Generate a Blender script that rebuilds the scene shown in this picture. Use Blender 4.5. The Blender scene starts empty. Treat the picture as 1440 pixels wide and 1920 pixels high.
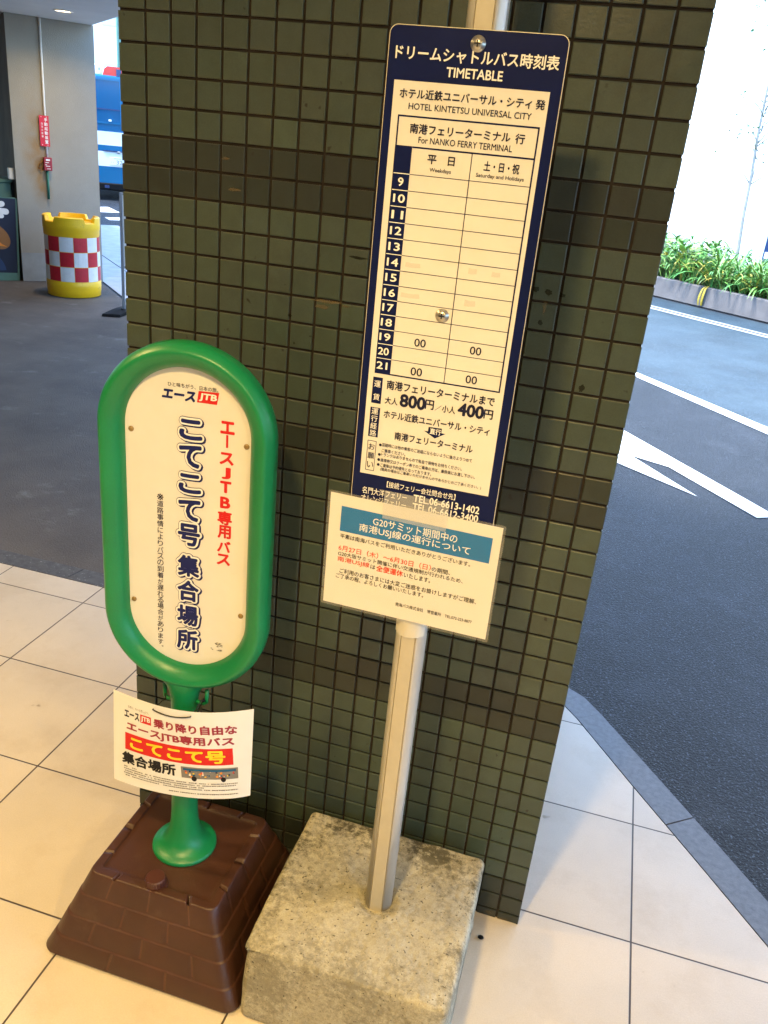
import bpy, math, random
import numpy as np
from mathutils import Vector, Matrix, noise

random.seed(7)
rng = np.random.default_rng(11)
SC = bpy.context.scene
COL = SC.collection
R = math.radians

# ---------------------------------------------------------------- camera
CAM_ROWS = [(0.956775, 0.275590, 0.092911), (0.191607, -0.356986, -0.914247), (-0.218790, 0.892531, -0.394360)]
C0 = Vector((0.9485, -1.5258, 1.6603))
cam_d = bpy.data.cameras.new("camera")
cam_d.sensor_fit = 'VERTICAL'
cam_d.sensor_height = 24.0
cam_d.lens = 24.0 * 1577.84 / 1920.0
cam_d.clip_start = 0.02
cam_d.clip_end = 2000.0
cam = bpy.data.objects.new("camera", cam_d)
COL.objects.link(cam)
rx, ry, rz = [Vector(r) for r in CAM_ROWS]
cam.matrix_world = Matrix(((rx.x, -ry.x, -rz.x, C0.x), (rx.y, -ry.y, -rz.y, C0.y),
                           (rx.z, -ry.z, -rz.z, C0.z), (0, 0, 0, 1)))
SC.camera = cam

# ---------------------------------------------------------------- daylight and exposure
SUN_EL, SUN_AZ = R(60), R(225)          # hazy daylight: a weak soft sun behind the canopy
w = bpy.data.worlds.new("World")
SC.world = w
w.use_nodes = True
nt = w.node_tree
sky = nt.nodes.new('ShaderNodeTexSky')
sky.sky_type = 'NISHITA'
sky.sun_disc = False
sky.sun_elevation = SUN_EL
sky.sun_rotation = SUN_AZ
sky.air_density = 1.0
sky.ozone_density = 5.0
sky.dust_density = 1.0
tint = nt.nodes.new('ShaderNodeMix')       # the camera was balanced for the warm lamps: daylight reads blue
tint.data_type = 'RGBA'; tint.blend_type = 'MULTIPLY'; tint.inputs['Factor'].default_value = 1.0
_i = [k for k in tint.inputs if k.type == 'RGBA']
nt.links.new(sky.outputs[0], _i[0]); _i[1].default_value = (0.83, 1.02, 1.13, 1)
nt.links.new([k for k in tint.outputs if k.type == 'RGBA'][0], nt.nodes['Background'].inputs['Color'])
nt.nodes['Background'].inputs['Strength'].default_value = 0.15
sun_d = bpy.data.lights.new("sun", 'SUN')
sun_d.energy = 1.3
sun_d.angle = R(12)
sun_d.color = (1.0, 0.98, 0.94)
sun = bpy.data.objects.new("sun", sun_d)
COL.objects.link(sun)
sdir = Vector((math.cos(SUN_EL) * 0.7071, math.cos(SUN_EL) * 0.7071, -math.sin(SUN_EL)))
sun.rotation_euler = sdir.to_track_quat('-Z', 'Y').to_euler()
SC.view_settings.view_transform = 'Standard'
SC.view_settings.look = 'None'
SC.view_settings.exposure = 2.92
SC.view_settings.gamma = 1.0
try:
    SC.cycles.max_bounces = 8
    SC.cycles.sample_clamp_indirect = 4.0
    SC.cycles.use_denoising = True
except Exception:
    pass

# ---------------------------------------------------------------- helpers
class MB:
    """collects faces of ONE mesh object"""
    def __init__(s):
        s.v, s.f, s.m, s.sm, s.col = [], [], [], [], []
    def face(s, pts, m=0, smooth=False, col=None):
        b = len(s.v)
        s.v.extend([tuple(p) for p in pts])
        s.f.append(tuple(range(b, b + len(pts))))
        s.m.append(m); s.sm.append(smooth); s.col.append(col)
    def mesh(s, verts, faces, m=0, smooth=False, col=None):
        b = len(s.v)
        s.v.extend([tuple(p) for p in verts])
        for f in faces:
            s.f.append(tuple(b + i for i in f)); s.m.append(m); s.sm.append(smooth); s.col.append(col)
    def loft(s, rings, m=0, smooth=True, closed=True, cap0=False, cap1=False, col=None):
        n = len(rings[0]); vs = [p for r in rings for p in r]; fs = []
        for i in range(len(rings) - 1):
            for j in range(n if closed else n - 1):
                k = (j + 1) % n
                fs.append((i * n + j, i * n + k, (i + 1) * n + k, (i + 1) * n + j))
        if cap0: fs.append(tuple(reversed(range(n))))
        if cap1: fs.append(tuple((len(rings) - 1) * n + j for j in range(n)))
        s.mesh(vs, fs, m, smooth, col)
    def box(s, c, h, ax=None, m=0, bev=0.0, col=None):
        """c centre, h half sizes, ax three axis vectors"""
        ax = ax or (Vector((1, 0, 0)), Vector((0, 1, 0)), Vector((0, 0, 1)))
        c = Vector(c); A = [Vector(a) for a in ax]
        P = lambda x, y, z: c + A[0] * x + A[1] * y + A[2] * z
        b = min(bev, min(h) * 0.45)
        if b <= 0:
            q = [P(x * h[0], y * h[1], z * h[2]) for z in (-1, 1) for x, y in ((-1, -1), (1, -1), (1, 1), (-1, 1))]
            s.mesh(q, [(3, 2, 1, 0), (4, 5, 6, 7), (0, 1, 5, 4), (1, 2, 6, 5), (2, 3, 7, 6), (3, 0, 4, 7)], m, False, col)
            return
        def ring(dx, z):
            r = []
            for sx, sy in ((-1, -1), (1, -1), (1, 1), (-1, 1)):
                X, Y = h[0] - dx, h[1] - dx
                e = b
                pts = [(sx * X, sy * (Y - e)), (sx * (X - e), sy * Y)]
                if sx * sy < 0: pts.reverse()
                pts = pts if sx * sy > 0 else pts
                r += pts
            return [P(x, y, z) for x, y in r]
        s.loft([ring(b, -h[2]), ring(0, -h[2] + b), ring(0, h[2] - b), ring(b, h[2])], m, False, True, True, True, col)
    def lathe(s, prof, c, n=32, m=0, smooth=True, sx=1.0, sy=1.0, cap0=True, cap1=True, ax=None, col=None):
        """prof: (radius, height) list"""
        c = Vector(c); A = ax or (Vector((1, 0, 0)), Vector((0, 1, 0)), Vector((0, 0, 1)))
        rings = [[c + A[0] * (r * sx * math.cos(t)) + A[1] * (r * sy * math.sin(t)) + A[2] * z
                  for t in [2 * math.pi * k / n for k in range(n)]] for r, z in prof]
        s.loft(rings, m, smooth, True, cap0, cap1, col)
    def tube(s, pts, r, n=8, m=0, smooth=True, col=None):
        pts = [Vector(p) for p in pts]; rings = []
        up = Vector((0.13, 0.21, 0.97))
        for i, p in enumerate(pts):
            d = (pts[min(i + 1, len(pts) - 1)] - pts[max(i - 1, 0)]).normalized()
            a = d.cross(up)
            if a.length < 1e-3: a = d.cross(Vector((1, 0, 0)))
            a.normalize(); b = d.cross(a)
            rr = r[i] if isinstance(r, (list, tuple)) else r
            rings.append([p + a * (rr * math.cos(t)) + b * (rr * math.sin(t)) for t in [2 * math.pi * k / n for k in range(n)]])
        s.loft(rings, m, smooth, True, True, True, col)
    def prism(s, poly, z0, z1, P, m=0, ms=None, col=None):
        """poly 2D, extruded between z0 (back) and z1 (front) through P(u, v, w)"""
        n = len(poly)
        vs = [P(x, y, z0) for x, y in poly] + [P(x, y, z1) for x, y in poly]
        s.mesh(vs, [tuple(range(n, 2 * n))], m, False, col)
        s.mesh(vs, [tuple(reversed(range(n)))] + [(i, (i + 1) % n, n + (i + 1) % n, n + i) for i in range(n)], m if ms is None else ms, False, col)
    def build(s, name, mats, parent=None, loc=None, recalc=True):
        me = bpy.data.meshes.new(name)
        o0 = Vector(parent["_o"]) if parent is not None else Vector(loc or (0, 0, 0))
        V = np.array(s.v, dtype=np.float64) - np.array(o0)
        me.from_pydata(V.tolist(), [], s.f)
        for mt in (mats if isinstance(mats, (list, tuple)) else [mats]): me.materials.append(mt)
        me.polygons.foreach_set("material_index", s.m)
        me.polygons.foreach_set("use_smooth", s.sm)
        if any(c is not None for c in s.col):
            ca = me.color_attributes.new("Col", 'FLOAT_COLOR', 'CORNER')
            buf = []
            for f, c in zip(s.f, s.col):
                c = c if c is not None else (1, 1, 1)
                buf.extend([c[0], c[1], c[2], 1.0] * len(f))
            ca.data.foreach_set("color", buf)
        me.update()
        o = bpy.data.objects.new(name, me)
        COL.objects.link(o)
        o["_o"] = tuple(o0)
        if parent is not None: o.parent = parent
        else: o.location = o0
        return o

def tag(o, label=None, cat=None, group=None, kind=None):
    if label: o["label"] = label
    if cat: o["category"] = cat
    if group: o["group"] = group
    if kind: o["kind"] = kind
    return o
def thing(name, loc, label, cat, group=None):
    o = bpy.data.objects.new(name, None)
    o.empty_display_size = 0.1
    COL.objects.link(o); o.location = loc; o["_o"] = tuple(loc)
    return tag(o, label, cat, group)
def frame(o, ax_u, ax_w, ax_n):
    """P(u, v, w): u along ax_u, v along ax_w, w out of the surface"""
    o, a, b, n = Vector(o), Vector(ax_u), Vector(ax_w), Vector(ax_n)
    return lambda u, v, q=0.0: o + a * u + b * v + n * q
def rrect(x0, y0, x1, y1, r, n=6):
    p = []
    for cx, cy, a in ((x1 - r, y0 + r, -90), (x1 - r, y1 - r, 0), (x0 + r, y1 - r, 90), (x0 + r, y0 + r, 180)):
        p += [(cx + r * math.cos(R(a + 90 * k / n)), cy + r * math.sin(R(a + 90 * k / n))) for k in range(n + 1)]
    return p

# ---------------------------------------------------------------- lettering
_G = {}
def glyphs(t, bold=0):
    if (t, bold) in _G: return _G[(t, bold)]
    c = bpy.data.curves.new("lettering_source", 'FONT')
    c.body = t; c.resolution_u = 3
    o = bpy.data.objects.new("lettering_source", c); COL.objects.link(o)
    dg = bpy.context.evaluated_depsgraph_get()
    me = bpy.data.meshes.new_from_object(o.evaluated_get(dg))
    V = np.array([v.co[:2] for v in me.vertices]); F = [tuple(p.vertices) for p in me.polygons]
    bpy.data.objects.remove(o); bpy.data.curves.remove(c); bpy.data.meshes.remove(me)
    lo, hi = V.min(0), V.max(0)
    # heavier weights: the same outline repeated within the stroke's extra width, each copy a hair in front of the last
    rad = (0.008, 0.022, 0.038, 0.055)[bold]
    offs = [(-1, 0), (1, 0), (0, -1), (0, 1)] if bold < 2 else [(math.cos(a * math.pi / 4), math.sin(a * math.pi / 4)) for a in range(8)]
    VV, DD, FF = [], [], []
    for k, (dx, dy) in enumerate(offs):
        b = k * len(V)
        VV.append(V + np.array((dx, dy)) * rad); DD += [k * 1.2e-5] * len(V); FF += [tuple(b + i for i in f) for f in F]
    V = (np.concatenate(VV) - lo) / np.maximum(hi - lo, 1e-6); F = FF
    V = np.column_stack([V, np.array(DD)])
    _G[(t, bold)] = (V, F)
    return V, F
def write(mb, t, u0, u1, v, h, P, q, m=0, bold=0, slant=0.0):
    V, F = glyphs(t, bold)
    mb.mesh([P(u0 + (u1 - u0) * a + slant * h * (b - 0.5), v - h / 2 + h * b, q + d) for a, b, d in V], F, m)
def rect(mb, u0, v0, u1, v1, P, q, m=0):
    mb.face([P(u0, v0, q), P(u1, v0, q), P(u1, v1, q), P(u0, v1, q)], m)

# ---------------------------------------------------------------- materials
def mat(name, col, rough=0.6, metal=0.0, var=0.0, vscale=8.0, bump=0.0, bscale=60.0, attr=False, spec=0.5,
        dirt=None, dscale=3.0, dlo=0.55, dhi=0.75, detail=6.0, grain=0.0, speck=None, sscale=400.0, sth=0.72):
    m = bpy.data.materials.new(name); m.use_nodes = True
    T = m.node_tree; N = T.nodes; L = T.links; B = N['Principled BSDF']
    B.inputs['Roughness'].default_value = rough
    B.inputs['Metallic'].default_value = metal
    B.inputs['Specular IOR Level'].default_value = spec
    tc = N.new('ShaderNodeTexCoord')
    out = None
    rgb = N.new('ShaderNodeRGB'); rgb.outputs[0].default_value = (*col, 1); out = rgb.outputs[0]
    def mix(fac, a, b, mode='MIX'):
        x = N.new('ShaderNodeMix'); x.data_type = 'RGBA'; x.blend_type = mode
        if hasattr(fac, 'links') or not isinstance(fac, (int, float)): L.new(fac, x.inputs['Factor'])
        else: x.inputs['Factor'].default_value = fac
        for s, val in (('A', a), ('B', b)):
            i = [k for k in x.inputs if k.name == s and k.type == 'RGBA'][0]
            if isinstance(val, tuple): i.default_value = (*val, 1)
            else: L.new(val, i)
        return [k for k in x.outputs if k.type == 'RGBA'][0]
    def nz(scale, det=detail, rg=0.6):
        n = N.new('ShaderNodeTexNoise'); n.inputs['Scale'].default_value = scale
        n.inputs['Detail'].default_value = det; n.inputs['Roughness'].default_value = rg
        L.new(tc.outputs['Object'], n.inputs['Vector']); return n.outputs['Fac']
    def ramp(src, lo, hi, a=0.0, b=1.0):
        r = N.new('ShaderNodeMapRange'); L.new(src, r.inputs['Value'])
        r.inputs['From Min'].default_value = lo; r.inputs['From Max'].default_value = hi
        r.inputs['To Min'].default_value = a; r.inputs['To Max'].default_value = b
        return r.outputs[0]
    if attr:
        a = N.new('ShaderNodeVertexColor'); a.layer_name = "Col"
        out = mix(1.0, out, a.outputs['Color'], 'MULTIPLY')
    if var:
        lo = tuple(max(0, c * (1 - var)) for c in (1, 1, 1)); hi = tuple(1 + var for c in (1, 1, 1))
        g = mix(ramp(nz(vscale), 0.3, 0.7), lo, hi)
        out = mix(1.0, out, g, 'MULTIPLY')
    if grain:
        out = mix(1.0, out, mix(ramp(nz(330, 3, 0.7), 0.3, 0.7), (1 - grain,) * 3, (1 + grain,) * 3), 'MULTIPLY')
    if dirt:
        out = mix(ramp(nz(dscale, 8, 0.7), dlo, dhi, 0, dirt[3]), out, tuple(dirt[:3]))
    if speck:
        out = mix(ramp(nz(sscale, 2, 0.5), sth, sth + 0.06), out, tuple(speck))
    L.new(out, B.inputs['Base Color'])
    if bump:
        b = N.new('ShaderNodeBump'); b.inputs['Strength'].default_value = 1.0; b.inputs['Distance'].default_value = bump
        L.new(nz(bscale, 4), b.inputs['Height']); L.new(b.outputs[0], B.inputs['Normal'])
    m["_x"] = 1
    return m

M = {}
M['pillar_tile'] = mat("pillar_tile", (1, 1, 1), 0.36, grain=0.09, attr=True, var=0.10, vscale=30, bump=0.0004, bscale=160, dirt=(0.028, 0.026, 0.02, 0.55), dscale=4, dlo=0.55, dhi=0.75, speck=(0.018, 0.016, 0.012), sscale=48, sth=0.70)
M['grout'] = mat("grout", (0.020, 0.014, 0.010), 0.9, var=0.5, vscale=25, dirt=(0.09, 0.07, 0.05, 0.9), dscale=11, dlo=0.66, dhi=0.72)
M['asphalt'] = mat("asphalt", (0.0165, 0.0185, 0.0225), 0.50, grain=0.45, spec=0.20, var=0.35, vscale=1.3, bump=0.009, bscale=120, speck=(0.085, 0.10, 0.125), sscale=135, sth=0.595, dirt=(0.042, 0.046, 0.054, 0.75), dscale=2.8, dlo=0.52, dhi=0.7)
M['asphalt_skylit'] = mat("skylit_asphalt", (0.026, 0.044, 0.056), 0.5, grain=0.4, spec=0.25, var=0.3, vscale=1.6, bump=0.003, bscale=150, speck=(0.13, 0.17, 0.20), sscale=120, sth=0.62, dirt=(0.055, 0.085, 0.10, 0.8), dscale=1.2, dlo=0.45, dhi=0.7)  # blue sky brightness of the far road put into the colour
M['driveway'] = mat("worn_driveway", grain=0.3, col=(0.098, 0.083, 0.068), rough=0.8, var=0.34, vscale=1.7, bump=0.004, bscale=170, speck=(0.20, 0.19, 0.18), sscale=230, sth=0.68, dirt=(0.20, 0.19, 0.175, 0.55), dscale=4.2, dlo=0.575, dhi=0.69)
M['kerb'] = mat("granite", (0.115, 0.12, 0.13), 0.42, var=0.25, vscale=60, bump=0.0006, bscale=300)
M['kerb_dark'] = mat("dirty_granite", (0.075, 0.075, 0.076), 0.7, var=0.35, vscale=30, bump=0.001, bscale=200, speck=(0.2, 0.2, 0.2), sscale=70, sth=0.64)
M['road_paint'] = mat("road_paint", (0.75, 0.74, 0.70), 0.6, var=0.08, vscale=12, dirt=(0.20, 0.21, 0.23, 0.8), dscale=14, dlo=0.57, dhi=0.68)
M['pavement'] = mat("pavement_concrete", (0.42, 0.42, 0.40), 0.7, var=0.15, vscale=5)
M['ceiling'] = mat("ceiling_paint", (0.78, 0.78, 0.76), 0.8, var=0.05, vscale=2)
M['plaster'] = mat("blocker_plaster", (0.40, 0.34, 0.26), 0.8, var=0.08, vscale=2)
M['navy'] = mat("navy_print", (0.006, 0.011, 0.065), 0.3, var=0.06, vscale=20, spec=0.15)
M['letter_navy'] = mat("letter_navy", (0.010, 0.016, 0.11), 0.35, spec=0.2)
M['ink'] = mat("black_ink", (0.012, 0.012, 0.016), 0.4, spec=0.2)
M['inknavy'] = mat("navy_ink", (0.014, 0.016, 0.045), 0.35, spec=0.2)
M['cream'] = mat("sign_white", (0.72, 0.69, 0.63), 0.32, var=0.03, vscale=15, dirt=(0.5, 0.45, 0.33, 0.35), dscale=14, dlo=0.66, dhi=0.8)
M['white_ink'] = mat("white_ink", (0.80, 0.79, 0.76), 0.35)
M['red_ink'] = mat("red_ink", (0.60, 0.018, 0.018), 0.4, spec=0.25)
M['maroon_ink'] = mat("maroon_ink", (0.30, 0.02, 0.05), 0.5)
M['yellow_ink'] = mat("yellow_ink", (0.85, 0.62, 0.02), 0.5)
M['blue_ink'] = mat("blue_ink", (0.016, 0.165, 0.42), 0.4, var=0.05, vscale=30, spec=0.2)
M['orange_red_ink'] = mat("orange_red_ink", (0.72, 0.06, 0.02), 0.4)
M['grey_ink'] = mat("grey_ink", (0.18, 0.17, 0.16), 0.5)
M['sign_edge'] = mat("sign_edge", (0.62, 0.58, 0.46), 0.4, 0.3)
M['paper'] = mat("laminated_paper", (0.72, 0.69, 0.62), 0.4, var=0.02, vscale=6)
M['flyer_paper'] = mat("flyer_paper", (0.74, 0.73, 0.71), 0.5, var=0.03, vscale=9)
M['alu_side'] = mat("pole_sleeve", (0.47, 0.45, 0.41), 0.28, 0.2, var=0.05, vscale=30)
M['alu'] = mat("pole_metal", (0.50, 0.455, 0.36), 0.40, 0.1, var=0.06, vscale=30)
M['alu_dark'] = mat("pole_groove", (0.25, 0.23, 0.20), 0.5, 0.2)
M['steel'] = mat("bolt_steel", (0.50, 0.48, 0.44), 0.28, 0.9)
M['brass'] = mat("screw_head", (0.30, 0.20, 0.08), 0.4, 0.3)
M['green'] = mat("green_plastic", grain=0.05, col=(0.004, 0.195, 0.066), rough=0.36, var=0.10, vscale=7, bump=0.0003, bscale=300, dirt=(0.02, 0.10, 0.04, 0.6), dscale=8, dlo=0.66, dhi=0.82)
M['brown'] = mat("brown_plastic", grain=0.06, attr=True, col=(0.053, 0.0195, 0.0120), rough=0.40, var=0.15, vscale=14, bump=0.0005, bscale=260, dirt=(0.11, 0.075, 0.05, 0.5), dscale=10, dlo=0.6, dhi=0.8)
M['brown_cap'] = mat("cap_plastic", (0.062, 0.018, 0.012), 0.4, var=0.1, vscale=30)
M['black'] = mat("black_rubber", (0.006, 0.006, 0.006), 0.75, spec=0.15, var=0.2, vscale=20)
M['black_cord'] = mat("cord", (0.012, 0.012, 0.012), 0.7)
M['wallconc'] = mat("painted_concrete", (0.42, 0.40, 0.35), 0.85, var=0.08, vscale=1.8, bump=0.002, bscale=120, dirt=(0.30, 0.26, 0.19, 0.5), dscale=2.2, dlo=0.5, dhi=0.75)
M['wallband'] = mat("grey_skirting_paint", (0.27, 0.29, 0.29), 0.75, var=0.12, vscale=8)
M['wallside'] = mat("brown_side_wall", (0.15, 0.11, 0.065), 0.85, var=0.3, vscale=2.5)
M['yellow'] = mat("yellow_plastic", (0.88, 0.52, 0.010), 0.38, var=0.06, vscale=9, dirt=(0.30, 0.17, 0.04, 0.6), dscale=9, dlo=0.60, dhi=0.72)
M['refl_red'] = mat("red_reflector", (0.50, 0.012, 0.025), 0.3, var=0.1, vscale=30)
M['refl_white'] = mat("white_reflector", (0.72, 0.71, 0.68), 0.3, var=0.06, vscale=20, dirt=(0.42, 0.38, 0.32, 0.7), dscale=8, dlo=0.58, dhi=0.72)
M['redsign'] = mat("red_sign_enamel", (0.58, 0.012, 0.035), 0.4)
M['darkred'] = mat("dark_red_box", (0.30, 0.014, 0.03), 0.4)
M['whitepipe'] = mat("white_pipe", (0.72, 0.71, 0.66), 0.5, var=0.08, vscale=20)
M['greenpipe'] = mat("green_pipe", (0.02, 0.14, 0.09), 0.5)
M['teal'] = mat("teal_paint", (0.09, 0.19, 0.15), 0.55, var=0.1, vscale=9)
M['boardnavy'] = mat("board_navy", (0.006, 0.009, 0.032), 0.45)
M['orange'] = mat("board_orange", (0.75, 0.25, 0.02), 0.5)
M['ochre'] = mat("board_brown", (0.28, 0.12, 0.03), 0.5)
M['busblue'] = mat("bus_blue", (0.004, 0.110, 0.235), 0.25)
M['buswhite'] = mat("bus_white", (0.78, 0.80, 0.80), 0.25)
M['busglass'] = mat("bus_glass", (0.005, 0.085, 0.19), 0.12)
M['lampred'] = mat("beacon_red", (0.6, 0.01, 0.01), 0.15)
M['whitewall'] = mat("white_facade", (0.82, 0.82, 0.80), 0.8, var=0.03, vscale=0.5)
M['glass_pale'] = mat("pale_window", (0.55, 0.60, 0.62), 0.2)
M['planter'] = mat("planter_concrete", (0.155, 0.138, 0.128), 0.85, var=0.15, vscale=4, bump=0.003, bscale=90, dirt=(0.12, 0.105, 0.09, 0.7), dscale=6, dlo=0.58, dhi=0.8)
M['soil'] = mat("soil", (0.04, 0.03, 0.02), 0.95, var=0.4, vscale=20)
M['leaf'] = mat("leaf", (1, 1, 1), 0.45, attr=True, var=0.15, vscale=20)
M['yellowleaf'] = mat("withered_leaf", (0.45, 0.33, 0.04), 0.6, var=0.25, vscale=30)
M['bark'] = mat("bark", (0.25, 0.24, 0.22), 0.85, var=0.3, vscale=15)
M['drain'] = mat("drain_edge", (0.36, 0.36, 0.35), 0.7, var=0.1, vscale=8)
M['drainslot'] = mat("drain_slot", (0.02, 0.02, 0.022), 0.9)
M['trim'] = mat("lamp_trim", (0.75, 0.74, 0.70), 0.5)
M['navypanel'] = mat("notice_panel_navy", (0.02, 0.04, 0.12), 0.3)

# laid floor tiles: cream porcelain with fine dark joints, 405 mm pitch
def floor_mat():
    m = mat("floor_tile", (0.60, 0.53, 0.425), 0.36, grain=0.07, var=0.07, vscale=3.0, bump=0.0003, bscale=220, dirt=(0.44, 0.35, 0.23, 0.5), dscale=4.0, dlo=0.5, dhi=0.75, speck=(0.30, 0.24, 0.16), sscale=16, sth=0.74)
    T = m.node_tree; N = T.nodes; L = T.links; B = N['Principled BSDF']
    src = B.inputs['Base Color'].links[0].from_socket
    tc = N.new('ShaderNodeTexCoord'); sp = N.new('ShaderNodeSeparateXYZ'); L.new(tc.outputs['Object'], sp.inputs[0])
    ds, cells = [], []
    for ax, off in (('X', 0.053), ('Y', 0.0475)):
        a = N.new('ShaderNodeMath'); a.operation = 'SUBTRACT'; L.new(sp.outputs[ax], a.inputs[0]); a.inputs[1].default_value = off
        d = N.new('ShaderNodeMath'); d.operation = 'DIVIDE'; L.new(a.outputs[0], d.inputs[0]); d.inputs[1].default_value = 0.4045
        fl = N.new('ShaderNodeMath'); fl.operation = 'FLOOR'; L.new(d.outputs[0], fl.inputs[0]); cells.append(fl.outputs[0])
        f = N.new('ShaderNodeMath'); f.operation = 'PINGPONG'; L.new(d.outputs[0], f.inputs[0]); f.inputs[1].default_value = 0.5
        ds.append(f.outputs[0])
    mn = N.new('ShaderNodeMath'); mn.operation = 'MINIMUM'; L.new(ds[0], mn.inputs[0]); L.new(ds[1], mn.inputs[1])
    mr = N.new('ShaderNodeMapRange'); L.new(mn.outputs[0], mr.inputs['Value'])
    mr.inputs['From Min'].default_value = 0.0042; mr.inputs['From Max'].default_value = 0.0062
    cv = N.new('ShaderNodeCombineXYZ'); L.new(cells[0], cv.inputs[0]); L.new(cells[1], cv.inputs[1])
    wn = N.new('ShaderNodeTexWhiteNoise'); L.new(cv.outputs[0], wn.inputs['Vector'])
    mr2 = N.new('ShaderNodeMapRange'); L.new(wn.outputs['Value'], mr2.inputs['Value']); mr2.inputs['To Min'].default_value = 0.93; mr2.inputs['To Max'].default_value = 1.05
    mu = N.new('ShaderNodeMix'); mu.data_type = 'RGBA'; mu.blend_type = 'MULTIPLY'; mu.inputs['Factor'].default_value = 1
    A = [k for k in mu.inputs if k.type == 'RGBA']; L.new(src, A[0]); L.new(mr2.outputs[0], A[1])
    mx = N.new('ShaderNodeMix'); mx.data_type = 'RGBA'; L.new(mr.outputs[0], mx.inputs['Factor'])
    A2 = [k for k in mx.inputs if k.type == 'RGBA']; A2[0].default_value = (0.07, 0.052, 0.036, 1)
    L.new([k for k in mu.outputs if k.type == 'RGBA'][0], A2[1])
    L.new([k for k in mx.outputs if k.type == 'RGBA'][0], B.inputs['Base Color'])
    bm = N.new('ShaderNodeBump'); bm.inputs['Distance'].default_value = 0.0015; L.new(mr.outputs[0], bm.inputs['Height'])
    old = B.inputs['Normal'].links[0].from_socket; L.new(old, bm.inputs['Normal']); L.new(bm.outputs[0], B.inputs['Normal'])
    return m
M['floor'] = floor_mat()

# old cast concrete: pale, with dark mould in the pores and chipped dirty corners
def block_mat():
    m = mat("mouldy_concrete", grain=0.14, speck=(0.10, 0.09, 0.065), sscale=150, sth=0.655, col=(0.42, 0.39, 0.295), rough=0.92, var=0.16, vscale=9, bump=0.004, bscale=75)
    T = m.node_tree; N = T.nodes; L = T.links; B = N['Principled BSDF']
    src = B.inputs['Base Color'].links[0].from_socket
    tc = N.new('ShaderNodeTexCoord')
    def nz(s, d, r):
        n = N.new('ShaderNodeTexNoise'); n.inputs['Scale'].default_value = s; n.inputs['Detail'].default_value = d; n.inputs['Roughness'].default_value = r
        L.new(tc.outputs['Object'], n.inputs['Vector']); return n.outputs['Fac']
    def mth(op, a, b):
        x = N.new('ShaderNodeMath'); x.operation = op
        for i, v in enumerate((a, b)):
            if isinstance(v, (int, float)): x.inputs[i].default_value = v
            else: L.new(v, x.inputs[i])
        return x.outputs[0]
    big, fine = nz(8, 4, 0.6), nz(70, 8, 0.78)
    s = mth('ADD', mth('MULTIPLY', big, 0.55), mth('MULTIPLY', fine, 0.68))
    mr = N.new('ShaderNodeMapRange'); L.new(s, mr.inputs['Value']); mr.inputs['From Min'].default_value = 0.555; mr.inputs['From Max'].default_value = 0.70; mr.inputs['To Max'].default_value = 0.95
    fac = mr.outputs[0]
    sp = N.new('ShaderNodeSeparateXYZ'); L.new(tc.outputs['Object'], sp.inputs[0])
    ex = mth('DIVIDE', mth('ABSOLUTE', sp.outputs['X'], 0), 0.21); ey = mth('DIVIDE', mth('ABSOLUTE', sp.outputs['Y'], 0), 0.20)
    eg = N.new('ShaderNodeMapRange'); L.new(mth('MAXIMUM', ex, ey), eg.inputs['Value']); eg.inputs['From Min'].default_value = 0.45; eg.inputs['From Max'].default_value = 0.93; eg.inputs['To Min'].default_value = 0.45
    back = N.new('ShaderNodeMapRange'); L.new(sp.outputs['Y'], back.inputs['Value']); back.inputs['From Min'].default_value = -0.2; back.inputs['From Max'].default_value = 0.2; back.inputs['To Min'].default_value = 0.6; back.inputs['To Max'].default_value = 1.3
    fac = mth('MULTIPLY', mth('MULTIPLY', fac, eg.outputs[0]), back.outputs[0])
    # stains with a place of their own: round the pole, front left corner, front right corner
    for (x, y, z, rad, amt) in ((-0.20, -0.215, 0.13, 0.085, 0.9), (0.17, -0.21, 0.12, 0.06, 0.6), (0.01, -0.01, 0.2, 0.075, 0.6), (0.02, 0.17, 0.2, 0.12, 0.75), (0.18, 0.14, 0.2, 0.12, 0.7), (-0.15, 0.16, 0.2, 0.10, 0.6), (-0.14, -0.02, 0.2, 0.09, 0.55), (0.10, -0.16, 0.2, 0.10, 0.5), (0.16, 0.0, 0.2, 0.08, 0.4)):
        vm = N.new('ShaderNodeVectorMath'); vm.operation = 'DISTANCE'; L.new(tc.outputs['Object'], vm.inputs[0]); vm.inputs[1].default_value = (x, y, z)
        g = N.new('ShaderNodeMapRange'); L.new(vm.outputs['Value'], g.inputs['Value']); g.inputs['From Min'].default_value = rad; g.inputs['From Max'].default_value = rad * 0.25
        n2 = N.new('ShaderNodeMapRange'); L.new(fine, n2.inputs['Value']); n2.inputs['From Min'].default_value = 0.42; n2.inputs['From Max'].default_value = 0.6
        fac = mth('MAXIMUM', fac, mth('MULTIPLY', mth('MULTIPLY', g.outputs[0], n2.outputs[0]), amt))
    mx = N.new('ShaderNodeMix'); mx.data_type = 'RGBA'; L.new(fac, mx.inputs['Factor'])
    A = [k for k in mx.inputs if k.type == 'RGBA']; L.new(src, A[0]); A[1].default_value = (0.075, 0.068, 0.042, 1)
    L.new([k for k in mx.outputs if k.type == 'RGBA'][0], B.inputs['Base Color'])
    return m
M['block'] = block_mat()

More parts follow.
